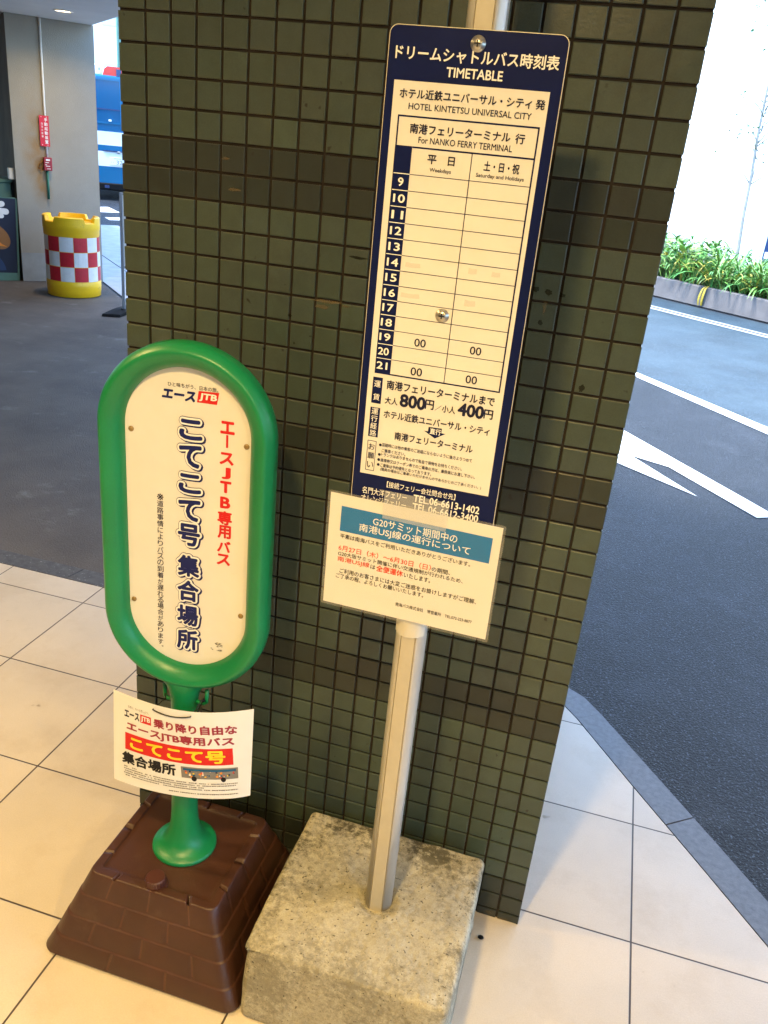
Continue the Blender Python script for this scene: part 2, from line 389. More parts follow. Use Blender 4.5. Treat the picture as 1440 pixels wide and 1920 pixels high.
def clear_film(name, fac, rough=0.08, col=(0.9, 0.9, 0.88), diff=0.0):
    m = bpy.data.materials.new(name); m.use_nodes = True
    T = m.node_tree; N = T.nodes; L = T.links; N.remove(N['Principled BSDF'])
    t = N.new('ShaderNodeBsdfTransparent'); g = N.new('ShaderNodeBsdfGlossy'); g.inputs['Roughness'].default_value = rough
    d = N.new('ShaderNodeBsdfDiffuse'); d.inputs['Color'].default_value = (*col, 1)
    a = N.new('ShaderNodeMixShader'); a.inputs[0].default_value = diff; L.new(g.outputs[0], a.inputs[1]); L.new(d.outputs[0], a.inputs[2])
    b = N.new('ShaderNodeMixShader'); b.inputs[0].default_value = fac; L.new(t.outputs[0], b.inputs[1]); L.new(a.outputs[0], b.inputs[2])
    L.new(b.outputs[0], N['Material Output'].inputs[0])
    return m
M['film'] = clear_film("laminate_film", 0.022)
M['film_rim'] = clear_film("laminate_rim", 0.14, 0.15, diff=0.6)
M['tape'] = clear_film("clear_tape", 0.30, 0.25, diff=0.85)
M['tape_white'] = clear_film("whitish_tape", 0.62, 0.3, (0.85, 0.82, 0.74), 0.9)
def emis(name, col, s):
    m = bpy.data.materials.new(name); m.use_nodes = True
    B = m.node_tree.nodes['Principled BSDF']; B.inputs['Base Color'].default_value = (0.8, 0.8, 0.8, 1)
    B.inputs['Emission Color'].default_value = (*col, 1); B.inputs['Emission Strength'].default_value = s
    return m
M['lens'] = emis("lamp_lens", (1.0, 0.80, 0.5), 1.2)
BOARD_TEXT = [('ドリームシャトルバス時刻表', 0.0113, 0.2369, 1.7852, 0.0173, 'W', 1),
    ('TIMETABLE', 0.0859, 0.1637, 1.7649, 0.0116, 'W', 1),
    ('ホテル近鉄ユニバーサル・シティ', 0.0223, 0.2081, 1.7348, 0.0123, 'N', 1),
    ('発', 0.2139, 0.2264, 1.7345, 0.012, 'N', 1),
    ('HOTEL KINTETSU UNIVERSAL CITY', 0.0369, 0.2102, 1.7191, 0.008, 'N', 0),
    ('南港フェリーターミナル', 0.0421, 0.1856, 1.6909, 0.0126, 'N', 1),
    ('行', 0.1928, 0.2057, 1.6902, 0.0124, 'N', 1),
    ('For NANKO FERRY TERMINAL', 0.0559, 0.1904, 1.6768, 0.0084, 'N', 0),
    ('平　日', 0.0722, 0.1116, 1.6528, 0.0116, 'N', 1),
    ('Weekdays', 0.0766, 0.108, 1.6385, 0.0066, 'N', 0),
    ('土・日・祝', 0.1542, 0.2043, 1.6516, 0.0126, 'N', 1),
    ('Saturday and Holidays', 0.1445, 0.2126, 1.6384, 0.0065, 'N', 0),
    ('南港フェリーターミナルまで', 0.0444, 0.2182, 1.3181, 0.0145, 'N', 1),
    ('大人', 0.0436, 0.0648, 1.2924, 0.0115, 'N', 1),
    ('800', 0.069, 0.1095, 1.2965, 0.0195, 'N', 2),
    ('円', 0.1103, 0.1237, 1.2968, 0.0147, 'N', 1),
    ('／', 0.1261, 0.1364, 1.2938, 0.0094, 'N', 0),
    ('小人', 0.1378, 0.159, 1.2942, 0.0113, 'N', 1),
    ('400', 0.1636, 0.2036, 1.2979, 0.0192, 'N', 2),
    ('円', 0.2048, 0.2185, 1.297, 0.0145, 'N', 1),
    ('ホテル近鉄ユニバーサル・シティ', 0.044, 0.2172, 1.2695, 0.0129, 'N', 1),
    ('直行', 0.1227, 0.1406, 1.2545, 0.0096, 'W', 1),
    ('南港フェリーターミナル', 0.0657, 0.1948, 1.236, 0.0131, 'N', 1),
    ('混雑時には他の乗客のご迷惑にならないように後方よりつめて', 0.0457, 0.1965, 1.2171, 0.0063, 'N', 0),
    ('ご乗車ください。', 0.0462, 0.0866, 1.2075, 0.0064, 'N', 0),
    ('トランクはありませんので各自で荷物をお持ちください。', 0.0459, 0.1819, 1.2003, 0.0064, 'N', 0),
    ('乗車券又はクーポン券でのご乗車の方は、乗務員にお渡し下さい。', 0.0461, 0.2047, 1.1905, 0.0064, 'N', 0),
    ('ご乗車は予約優先となっております。', 0.0462, 0.1332, 1.1817, 0.0065, 'N', 0),
    ('(満員の場合はご乗車いただけませんのであらかじめご了承ください。)', 0.0469, 0.2171, 1.1742, 0.0065, 'N', 0),
    ('●', 0.0408, 0.0454, 1.216, 0.0046, 'N', 0),
    ('●', 0.0406, 0.0452, 1.1994, 0.0046, 'N', 0),
    ('●', 0.0404, 0.045, 1.1904, 0.0047, 'N', 0),
    ('●', 0.0405, 0.0451, 1.1817, 0.0047, 'N', 0),
    ('【接続フェリー会社問合せ先】', 0.0609, 0.1778, 1.15, 0.0109, 'W', 0),
    ('名門大洋フェリー', 0.0194, 0.0973, 1.1326, 0.0122, 'W', 0),
    ('オレンジフェリー', 0.0184, 0.0971, 1.1185, 0.0112, 'W', 0),
    ('TEL.06-6613-1402', 0.1087, 0.2198, 1.1348, 0.0124, 'W', 1),
    ('TEL.06-6612-3400', 0.1086, 0.2196, 1.1196, 0.0125, 'W', 1),
    ('00', 0.0817, 0.0996, 1.3912, 0.0123, 'N', 0),
    ('00', 0.1694, 0.1868, 1.392, 0.0122, 'N', 0),
    ('00', 0.0807, 0.0989, 1.3456, 0.0127, 'N', 0),
    ('00', 0.1688, 0.1864, 1.3469, 0.0125, 'N', 0)]
NOTICE_TEXT = [('G20サミット期間中の', 0.0788, 0.2256, 1.0804, 0.0157, 'W', 0),
    ('南港USJ線の運行について', 0.0555, 0.2498, 1.0628, 0.0168, 'W', 0),
    ('平素は南海バスをご利用いただきありがとうございます。', 0.0225, 0.2532, 1.0400, 0.0092, 'K', 0),
    ('6月27日（木）～6月30日（日）', 0.0214, 0.1876, 1.0172, 0.0110, 'R', 0),
    ('の期間、', 0.1895, 0.2214, 1.0160, 0.0090, 'K', 0),
    ('G20大阪サミット開催に伴い交通規制が行われるため、', 0.0212, 0.2450, 1.0058, 0.0086, 'K', 0),
    ('南港USJ線', 0.0211, 0.0798, 0.9948, 0.0110, 'R', 0),
    ('は', 0.0819, 0.0907, 0.9942, 0.0080, 'K', 0),
    ('全便運休', 0.0926, 0.1407, 0.9940, 0.0118, 'R', 1),
    ('いたします。', 0.1426, 0.1894, 0.9930, 0.0090, 'K', 0),
    ('ご利用のお客さまには大変ご迷惑をお掛けしますがご理解、', 0.0265, 0.2727, 0.9730, 0.0096, 'K', 0),
    ('ご了承の程、よろしくお願いいたします。', 0.0205, 0.1807, 0.9622, 0.0092, 'K', 0),
    ('南海バス株式会社　堺営業所　TEL:072-223-8877', 0.1335, 0.2702, 0.9329, 0.0074, 'K', 0)]

# ================================================================ THE SETTING
EDGE = Vector((0.7071, -0.7071, 0)); INW = Vector((-0.7071, -0.7071, 0)); OUT = -INW
def along(s, t, z=0.0):
    """s metres along the canopy edge line (towards +x), t metres out of it"""
    return Vector((1.155, 1.155, z)) + EDGE * s + OUT * t
def sheet(mb, pts, z, m=0): mb.face([(x, y, z) for x, y in pts], m)

g = MB()
g.face([(-160, -60, -0.006), (160, -60, -0.006), (160, 200, -0.006), (-160, 200, -0.006)])
tag(g.build("road", M['asphalt']), kind='structure')

g = MB()
g.face([(-20, 1.0, -0.003), (0.9, 1.0, -0.003), (0.9, 1.4, -0.003), (-9, 11.3, -0.003), (-20, 11.3, -0.003)])
tag(g.build("driveway", M['driveway']), kind='structure')
INNER = [(-14, 0.988), (0.86, 0.988), (0.93, 0.985), (0.985, 0.972), (1.031, 0.945), (1.08, 0.885), (1.272, 0.603), (1.43, 0.378), (1.587, 0.150), (2.2, -0.76), (3.6, -2.9), (6.2, -7.2)]
OUTER = [(-14, 1.085), (0.88, 1.085), (0.96, 1.08), (1.03, 1.06), (1.095, 1.02), (1.155, 0.945), (1.349, 0.668), (1.51, 0.437), (1.672, 0.200), (2.285, -0.71), (3.685, -2.85), (6.285, -7.15)]
g = MB()
poly = INNER + [(6.2, -9), (-14, -9)]
g.prism(list(reversed(poly)), -0.05, 0.0, lambda u, v, q: Vector((u, v, q)))
tag(g.build("pavement_tiles", M['floor']), kind='structure')
# granite kerb stones with open joints
g = MB()
def kerb_run(a, b, t0, t1):
    return [(a[0] + (b[0] - a[0]) * t, a[1] + (b[1] - a[1]) * t) for t in (t0, t1)]
for i in range(len(INNER) - 1):
    L_ = (Vector(INNER[i + 1]) - Vector(INNER[i])).length
    cuts = [0.0, 1.0]
    if L_ > 1.2: cuts = [k / max(1, round(L_ / 0.6)) for k in range(max(1, round(L_ / 0.6)) + 1)]
    gap = 0.002 / L_
    for k in range(len(cuts) - 1):
        t0, t1 = cuts[k] + (gap if len(cuts) > 2 or i == 6 else 0), cuts[k + 1] - (gap if len(cuts) > 2 else 0)
        if i == 6: t0, t1 = 0.0, 0.52
        def stone(t0, t1):
            (ax_, ay_), (bx_, by_) = kerb_run(INNER[i], INNER[i + 1], t0, t1)
            (cx_, cy_), (dx_, dy_) = kerb_run(OUTER[i], OUTER[i + 1], t0, t1)
            A, B_, Cc, D = [Vector((x, y, 0.001)) for x, y in ((ax_, ay_), (bx_, by_), (dx_, dy_), (cx_, cy_))]
            n = (D - A).normalized() * 0.003
            A += n; B_ += n
            low = Vector((0, 0, -0.05))
            q = [A, B_, Cc, D, A + low, B_ + low, Cc + low, D + low]
            g.mesh(q, [(0, 3, 2, 1), (0, 1, 5, 4), (1, 2, 6, 5), (2, 3, 7, 6), (3, 0, 4, 7)], 1 if i < 2 else 0)
        stone(t0, t1)
        if i == 6: stone(0.535, 1.0)
tag(g.build("kerb", [M['kerb'], M['kerb_dark']]), kind='structure')

# painted lines on the road, the light pavement strip and the drain
g = MB()
sheet(g, [(0.2, 7.72), (0.2, 7.53), (1.197, 6.334), (2.191, 5.005), (4.2, 2.32), (4.22, 2.55), (2.217, 5.216), (1.194, 6.536)][::1], -0.002)
ARW = [(1.131, 4.505), (0.45, 5.47), (0.45, 4.40), (1.117, 3.711), (1.6, 3.33), (1.215, 3.901)]
sheet(g, ARW, -0.002)
sheet(g, [(1.131, 4.505), (1.215, 3.901), (1.451, 3.795), (1.903, 3.158), (1.966, 3.196), (1.978, 3.294)], -0.002)
sheet(g, [(-9.83, 14.82), (-9.23, 13.92), (-8.98, 14.26), (-9.76, 15.04)], -0.002)
sheet(g, [(-8.61, 13.14), (-8.29, 12.81), (-8.16, 12.99), (-8.44, 13.44)], -0.002)
tag(g.build("road_markings", M['road_paint']), kind='structure')
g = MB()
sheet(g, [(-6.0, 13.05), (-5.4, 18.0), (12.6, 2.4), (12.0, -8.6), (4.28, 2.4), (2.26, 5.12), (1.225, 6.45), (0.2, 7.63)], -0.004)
tag(g.build("road_skylight_sheet", M['asphalt_skylit']), kind='structure')  # pale sheet over the far road, painting in its skylight
g = MB()
def dpt(s, t, z): return along(s, t, z)
a0 = Vector((1.346, 11.0, 0)); dv = Vector((0.755, -0.655, 0)); dn = Vector((0.655, 0.755, 0))
def strip(mb, s0, s1, t0, t1, z, m=0):
    mb.face([tuple(a0 + dv * s + dn * t + Vector((0, 0, z))) for s, t in ((s0, t0), (s1, t0), (s1, t1), (s0, t1))], m)
strip(g, -14, 14, -0.135, -0.035, 0.000); strip(g, -14, 14, 0.035, 0.12, 0.000)
strip(g, -14, 14, -0.035, 0.035, -0.002, 1)
tag(g.build("drain_channel", [M['drain'], M['drainslot']]), kind='structure')
g = MB()
for s0, s1 in ((-14.0, -8.6), (-8.59, -7.2), (-7.19, -5.2)):
    g.face([tuple(along(s, t, 0.004)) for s, t in ((s0, 0.02), (s1, 0.02), (s1, 0.44), (s0, 0.44))])
    g.face([tuple(along(s, t, 0.004)) for s, t in ((s0, 0.455), (s1, 0.455), (s1, 1.5), (s0, 1.5))])
tag(g.build("pavement", M['pavement']), kind='structure')

# canopy slab over the entrance and an unseen strip added to shade the near road
g = MB()
c = along(4, -7.5, 2.725); g.box(c, (24, 7.5, 0.2), (EDGE, OUT, Vector((0, 0, 1))))
c = along(13, 0.52, 2.727); g.box(c, (14, 0.52, 0.198), (EDGE, OUT, Vector((0, 0, 1))))
tag(g.build("ceiling", M['ceiling']), kind='structure')
g = MB()
c = along(4, -8.6, 1.26); g.box(c, (24, 0.15, 1.26), (EDGE, OUT, Vector((0, 0, 1))))  # unseen wall, added to keep blue sky light off the pillar
tag(g.build("sky_blocker_wall", M['plaster']), "unseen beige wall added behind the entrance to block sky light", "wall")

# ---------------------------------------------------------------- tiled pillar
PIT, ROW = 0.05, 0.05055
def pillar():
    g = MB()
    X0, X1, Y1, H = -0.004, 1.0025, 0.98, 2.522
    g.box(((X0 + X1) / 2, Y1 / 2 + 0.0005, H / 2), ((X1 - X0) / 2 - 0.0016, Y1 / 2 - 0.004, H / 2), m=1)
    gw = 0.0025
    zs = [0.0] + [ROW * (0.5 + j) for j in range(0, 50)]
    zs = [z for z in zs if z < H - 0.01] + [H]
    def face(P, us, mirrored):
        for k in range(len(us) - 1):
            for j in range(len(zs) - 1):
                u0 = us[k] + (gw if k else 0); u1 = us[k + 1] - (gw if k < len(us) - 2 else 0)
                z0, z1 = zs[j] + gw, zs[j + 1] - gw
                if j == 0: z0 = 0.001
                dark = ((j - 1) % 10) in (0, 1) or j == 0
                b = rng.normal(0, 0.045)
                if dark: base = np.array((0.026, 0.033, 0.026)) * (1 + b)
                else: base = np.array((0.050, 0.069, 0.053)) * (1 + b)
                base = base * (1 + rng.normal(0, 0.02, 3))
                j4 = rng.normal(0, 0.00022, 4)
                e = 0.0016
                A = [P(u, z, -0.0045) for u, z in ((u0, z0), (u1, z0), (u1, z1), (u0, z1))]
                B_ = [P(u, z, -0.0010 + q) for (u, z), q in zip(((u0, z0), (u1, z0), (u1, z1), (u0, z1)), j4)]
                Cc = [P(u, z, q) for (u, z), q in zip(((u0 + e, z0 + e), (u1 - e, z0 + e), (u1 - e, z1 - e), (u0 + e, z1 - e)), j4)]
                col = tuple(base)
                for r0, r1 in ((A, B_), (B_, Cc)):
                    for i in range(4):
                        q = [r0[i], r0[(i + 1) % 4], r1[(i + 1) % 4], r1[i]]
                        g.face(q, 0, False, col)
                g.face(Cc, 0, False, col)
    us = [X0] + [PIT * k for k in range(1, 20)] + [X1]
    face(lambda u, v, q: Vector((u, -q, v)), us, False)
    us2 = [0.0] + [PIT * k for k in range(1, 19)] + [0.95, Y1]
    face(lambda u, v, q: Vector((X1 + q, u, v)), us2, False)
    us3 = [0.0] + [PIT * k for k in range(1, 20)] + [Y1]
    face(lambda u, v, q: Vector((X0 - q, Y1 - u, v)), us3, False)
    face(lambda u, v, q: Vector((X1 - u + X0, Y1 + q, v)), us, False)
    o = g.build("tiled_pillar", [M['pillar_tile'], M['grout']])
    rs = random.Random(12)
    def blot(u, z, w_, h, m, n=14):
        b = MB(); pts = []
        for k in range(n):
            a = 2 * math.pi * k / n; r_ = rs.uniform(0.55, 1.0)
            pts.append((u + w_ / 2 * r_ * math.cos(a), -0.0006, z + h / 2 * r_ * math.sin(a)))
        b.face(list(reversed(pts)) if False else pts)
        b.build("stain", m, o)
    for st in PILLAR_STAINS: blot(*st[:4], M['smear_light'] if st[4] else M['smear_dark'])
    tag(o, "square pillar clad in small dark green tiles with darker bands", "pillar")
M['smear_light'] = clear_film("mortar_smear", 0.42, 0.6, (0.22, 0.17, 0.10), 1.0)
M['smear_dark'] = clear_film("dark_smear", 0.55, 0.6, (0.018, 0.016, 0.012), 1.0)
PILLAR_STAINS = [(0.425, 1.388, 0.075, 0.009, 1), (0.415, 1.377, 0.040, 0.010, 1), (0.460, 1.384, 0.020, 0.006, 1), (0.480, 1.474, 0.045, 0.006, 0),
    (0.806, 1.461, 0.016, 0.012, 0), (0.828, 1.459, 0.018, 0.013, 0), (0.853, 1.456, 0.014, 0.010, 0), (0.826, 1.432, 0.006, 0.034, 1), (0.823, 1.405, 0.010, 0.012, 0),
    (0.230, 1.566, 0.030, 0.006, 1), (0.210, 1.618, 0.020, 0.006, 1), (0.362, 1.300, 0.006, 0.006, 0), (0.395, 1.318, 0.007, 0.005, 0), (0.350, 1.352, 0.012, 0.008, 0), (0.300, 1.280, 0.010, 0.006, 0),
    (0.930, 0.012, 0.030, 0.010, 1), (0.965, 0.006, 0.035, 0.006, 1), (0.56, 1.61, 0.012, 0.006, 1), (0.915, 1.30, 0.012, 0.020, 0), (0.15, 0.40, 0.02, 0.012, 0)]
pillar()

# ================================================================ GREEN BUS STOP SIGN
def green_sign():
    bc = Vector((0.248, -0.234, 0))
    t = thing("bus_stop_sign", bc, "green plastic bus stop sign with oval head on brown water-filled base", "bus stop sign")
    # --- base tub, brick pattern moulded into the plastic
    g = MB()
    hx, hy, H = 0.2290, 0.208, 0.197
    def samples():
        jA = [-0.33, 0.33]; jB = [-0.66, 0.0, 0.66]
        S = []
        for jj in jA + jB: S += [(jj + d, 0) for d in (-0.026, -0.013, 0.013, 0.026)]
        S += [(-0.97 + 1.94 * k / 16, 0) for k in range(17)]
        S = sorted(set(round(a, 4) for a, _ in S)); return S, jA, jB
    S, jA, jB = samples()
    def ring(inx, iny, z, r, par, groove=0.0, zf=None):
        pts = []
        X, Y = hx - inx, hy - iny
        for side in range(4):
            for s in S:
                if abs(s) > 0.9: pass
                half = (X if side % 2 == 0 else Y); lim = half - r
                a = s / 0.97 * lim
                d = 0.0
                if par is not None and groove:
                    for jj in (jA, jB)[par]:
                        if abs(s - jj) < 0.015: d = groove
                p = {0: (a, -Y + d), 1: (X - d, a), 2: (-a, Y - d), 3: (-X + d, -a)}[side]
                pts.append((p[0], p[1], d))
            # corner arc to the next side
            cx_, cy_, a0_ = {0: (X - r, -Y + r, -90), 1: (X - r, Y - r, 0), 2: (-X + r, Y - r, 90), 3: (-X + r, -Y + r, 180)}[side]
            for k in range(1, 6):
                an = R(a0_ + 15 * k); pts.append((cx_ + r * math.cos(an), cy_ + r * math.sin(an), 0))
        return [Vector((bc.x + x, bc.y + y, z - (zf * (1 if d else 0) if zf else 0))) for x, y, d in pts]
    rings = []; kinds = []; sx, sy = 0.0845, 0.071
    rings.append(ring(0.008, 0.008, 0.0, 0.026, None)); rings.append(ring(0.001, 0.001, 0.006, 0.029, None))
    nC = 4
    for i in range(nC):
        z0, z1 = H * i / nC, H * (i + 1) / nC
        i0, i1 = i / nC, (i + 1) / nC
        par = i % 2; gr = 0.0024 if i < 3 else 0.0010
        st = 0.0042
        zz0 = z0 + (0.010 if i == 0 else 0.0035)
        rings.append(ring(sx * i0, sy * i0, zz0, 0.030 - 0.010 * i0, par, gr))
        rings.append(ring(sx * i1 - st, sy * i1 - st, z1 - 0.0045, 0.030 - 0.010 * i1, par, gr))
        if i < nC - 1:
            rings.append(ring(sx * i1 - st * 0.72, sy * i1 - st * 0.72, z1 - 0.0018, 0.030 - 0.010 * i1, None))
            rings.append(ring(sx * i1 - st * 0.1, sy * i1 - st * 0.1, z1 - 0.0006, 0.030 - 0.010 * i1, None))
    rings.append(ring(sx - 0.0035, sy - 0.0035, H - 0.0030, 0.020, None))
    rings.append(ring(sx - 0.0022, sy - 0.0022, H - 0.0008, 0.020, 1, 0.001, 3.2))
    rings.append(ring(sx - 0.0002, sy - 0.0002, H, 0.019, 1, 0.001, 4.0))
    rings.append(ring(sx + 0.0010, sy + 0.0010, H, 0.019, 1, 0.001, 4.0))
    rings.append(ring(sx + 0.0160, sy + 0.0160, H, 0.010, 1, 0.001, 4.0))
    rings.append(ring(sx + 0.0170, sy + 0.0170, H - 0.0003, 0.009, 1, 0.001, 3.8))
    rings.append(ring(sx + 0.0178, sy + 0.0178, H - 0.0038, 0.008, None))
    rings.append(ring(sx + 0.0186, sy + 0.0186, H - 0.0043, 0.008, None))
    rings.append(ring(sx + 0.03, sy + 0.03, H - 0.0043, 0.008, None))
    rings.append(ring(sx + 0.12, sy + 0.11, H - 0.0043, 0.004, None))
    g.loft(rings, 0, True, True, False, True)
    nS = len(S) + 5; n = 4 * nS
    dust = (1.7, 1.85, 1.85)
    for k in range(len(g.col)): g.col[k] = (1, 1, 1)
    for i in range(nC):
        r0 = 2 + 4 * i            # ring at the foot of this course
        for side in range(4):
            for k in range(len(S) - 1):
                if any(abs(S[k] - jj) < 0.015 and abs(S[k + 1] - jj) < 0.015 for jj in (jA, jB)[i % 2]): g.col[r0 * n + side * nS + k] = dust
        if i < nC - 1:
            for j in range(n):
                g.col[(r0 + 2) * n + j] = (1.25, 1.3, 1.3)
    base = g.build("base", M['brown'], t)
    # filler cap
    g = MB(); cc = Vector((0.247, -0.349, H - 0.005))
    g.lathe([(0.026, 0), (0.026, 0.003), (0.0235, 0.004)], cc, 28)
    rings = []
    for z, r in ((0.004, 0.0215), (0.019, 0.0205), (0.0215, 0.0185), (0.0215, 0.010)):
        rings.append([cc + Vector(((r + (0.0008 if k % 2 and z < 0.02 else 0)) * math.cos(2 * math.pi * k / 48), (r + (0.0008 if k % 2 and z < 0.02 else 0)) * math.sin(2 * math.pi * k / 48), z)) for k in range(48)])
    g.loft(rings, 0, False, True, False, True)
    g.build("filler_cap", M['brown_cap'], base)
    # --- post with flared foot
    pc = Vector((0.249, -0.227, 0))
    g = MB()
    prof = [(0.0690, H - 0.006), (0.0705, H - 0.001), (0.0700, H + 0.003), (0.0670, H + 0.0055), (0.060, H + 0.0085), (0.052, H + 0.013), (0.0445, H + 0.020), (0.0385, H + 0.031), (0.0340, H + 0.046), (0.0302, H + 0.068), (0.0284, H + 0.095), (0.0278, 0.33), (0.0275, 0.45), (0.0278, 0.585)]
    g.lathe(prof, pc, 40, cap0=True, cap1=False)
    # neck flares into the ring, wider across the sign than through it
    yaw = 0.109; Xg = Vector((math.cos(yaw), math.sin(yaw), 0)); Ng = Vector((math.sin(yaw), -math.cos(yaw), 0)); Z = Vector((0, 0, 1))
    rr = []
    for z, a, b in ((0.585, 0.0278, 0.0278), (0.605, 0.031, 0.0275), (0.622, 0.039, 0.027), (0.634, 0.052, 0.026), (0.643, 0.070, 0.0255), (0.652, 0.092, 0.024)):
        rr.append([pc + Xg * (a * math.cos(q)) - Ng * (b * math.sin(q)) + Z * z for q in [2 * math.pi * k / 40 for k in range(40)]])
    g.loft(rr, 0, True)
    g.build("post", M['green'], t)
    # hooks
    for sgn, (px, zt) in ((-1, (0.205, 0.613)), (1, (0.300, 0.622))):
        g = MB(); x0 = 0.249 + sgn * 0.024
        zb = zt - 0.034
        pts = [(x0, -0.229, zb + 0.002)] + [(px + (x0 - px) * 0.55, -0.229, zb - 0.001), (px + (x0 - px) * 0.2, -0.229, zb), (px, -0.229, zb + 0.006), (px - sgn * -0.0, -0.229, zb + 0.014), (px, -0.229, zt)]
        g.tube(pts, 0.0042, 10)
        g.build("hook", M['green'], t)
    # --- ring head: stadium loop, rounded section
    c0 = Vector((0.254, -0.227, 0.976))
    def stadium(off, n=40):
        """outline grown by off from the inner opening (half width .119, half height .305)"""
        r = 0.119 + off; h = 0.305 - 0.119; p = []
        for k in range(n + 1): a = math.pi * k / n; p.append((r * math.cos(a), h + r * math.sin(a)))
        for k in range(n + 1): a = math.pi + math.pi * k / n; p.append((r * math.cos(a), -h + r * math.sin(a)))
        return p
    P = frame(c0, Xg, Z, Ng)
    sec = [(0.000, -0.016), (0.000, -0.004), (0.0022, 0.0060), (0.0070, 0.0140), (0.0140, 0.0208), (0.0220, 0.0258), (0.0280, 0.0284), (0.0310, 0.0290), (0.0340, 0.0284), (0.0370, 0.0262), (0.0425, 0.0185), (0.0455, 0.0130), (0.0468, 0.0080),
           (0.0468, -0.0120), (0.0450, -0.0175), (0.0400, -0.0240), (0.0330, -0.0280), (0.0240, -0.0280), (0.0120, -0.0245), (0.0040, -0.0200), (0.0010, -0.0175)]
    rings = [[P(u, v, q) for u, v in stadium(o_)] for o_, q in sec]
    rings.append(rings[0])
    g = MB(); g.loft(rings, 0, True)
    ringo = g.build("ring_frame", M['green'], t)
    g = MB()
    g.prism(stadium(0.002), -0.010, -0.003, P, 0)
    panel = g.build("sign_panel", M['cream'], t)
    P = frame(c0 - Ng * 0.006, Xg, Z, Ng)
    # screws
    for u, v in ((-0.1075, 0.1785), (0.1105, 0.176), (-0.1105, -0.1755), (0.1085, -0.1732)):
        g = MB(); g.lathe([(0.0052, 0.0031), (0.0052, 0.0042), (0.0042, 0.0054), (0.002, 0.0060)], P(u, v, 0), 16, ax=(Xg, Z, Ng))
        g.build("screw", M['brass'], panel)
    # lettering
    g = MB(); q0 = 0.0036
    mats = [M['inknavy'], M['red_ink'], M['white_ink'], M['grey_ink'], M['letter_navy']]
    write(g, "ひと味ちがう、日本の旅。", -0.0366, 0.0563, 0.2718, 0.0078, P, q0, 0, 0)
    write(g, "エース", -0.0457, 0.0140, 0.2535, 0.0165, P, q0, 4, 3, 0.18)
    g.face([P(u, v, q0) for u, v in ((0.0174, 0.2452), (0.0541, 0.2454), (0.0581, 0.2675), (0.0203, 0.2662))], 1)
    write(g, "JTB", 0.0225, 0.0535, 0.2557, 0.0140, P, q0 + 0.0004, 2, 2, 0.15)
    red = ["エ", "|", "ス", "J", "T", "B", "専", "用", "バ", "ス"]
    vy = [0.2062, 0.1806, 0.1476, 0.1193, 0.0922, 0.0612, 0.0299, 0.0016, -0.0289, -0.0565]
    for k, (ch, v) in enumerate(zip(red, vy)):
        u = 0.0745 - 0.0030 * k / 9
        if ch == "|": rect(g, u - 0.002, v - 0.012, u + 0.002, v + 0.012, P, q0, 1); continue
        wd, ht = {"J": (0.013, 0.021), "T": (0.019, 0.021), "B": (0.017, 0.021), "専": (0.026, 0.026), "用": (0.024, 0.025)}.get(ch, (0.0245, 0.0215))
        write(g, ch, u - wd / 2, u + wd / 2, v, ht, P, q0, 1, 2)
    big = "こてこて号集合場所"
    by = [0.193, 0.1424, 0.0887, 0.0352, -0.0158, -0.0819, -0.1361, -0.1917, -0.2469]
    for k, (ch, v) in enumerate(zip(big, by)):
        u = 0.0065 - 0.0062 * k / 8
        wd = 0.0395 if k < 4 else 0.0405; ht = 0.035 if ch == "こ" else (0.040 if ch == "て" else 0.0425)
        n = 14
        for layer, (rad, mi, du, dvv) in enumerate(((0.0060, 4, 0.0022, -0.0020), (0.0050, 2, 0, 0))):
            for i in range(n):
                a = 2 * math.pi * i / n
                write(g, ch, u - wd / 2 + rad * math.cos(a) + du, u + wd / 2 + rad * math.cos(a) + du, v + rad * math.sin(a) + dvv, ht, P, q0 + layer * 0.0009 + i * 0.00003, mi, 0)
            if layer == 0:
                for i in range(n):
                    a = 2 * math.pi * i / n
                    write(g, ch, u - wd / 2 + 0.0060 * math.cos(a), u + wd / 2 + 0.0060 * math.cos(a), v + 0.0060 * math.sin(a), ht, P, q0 + 0.00046 + i * 0.00002, 4, 0)
        write(g, ch, u - wd / 2, u + wd / 2, v, ht, P, q0 + 0.0016, 4, 2)
    small = "※道路事情によりバスの到着が遅れる場合があります。"
    for k, ch in enumerate(small):
        f = k / (len(small) - 1); u = -0.0534 - 0.0032 * f; v = 0.0528 - 0.3303 * f
        V, F = glyphs(ch, 0)
        wd, ht = (0.0125, 0.0125) if ch not in "よりがますに。" else (0.0105, 0.0115)
        if ch == "。": wd = ht = 0.0035; u += 0.004; v += 0.004
        write(g, ch, u - wd / 2, u + wd / 2, v, ht, P, q0, 0, 0)
    # torn sticker residue at the bottom right
    rs = random.Random(3)
    for k in range(26):
        u = 0.066 + rs.uniform(-0.008, 0.008); v = -0.2475 + rs.uniform(-0.005, 0.004)
        if k > 16: u, v = 0.060 + rs.uniform(-0.012, 0.012), -0.2595 + rs.uniform(-0.003, 0.003)
        s_ = rs.uniform(0.0007, 0.0022)
        g.face([P(u + s_ * a, v + s_ * b * 0.6, q0 + 0.00002 * k) for a, b in ((-1, -1), (1.2, -0.7), (0.8, 1), (-0.9, 0.8))], 3)
    g.build("lettering", mats, panel)
green_sign()

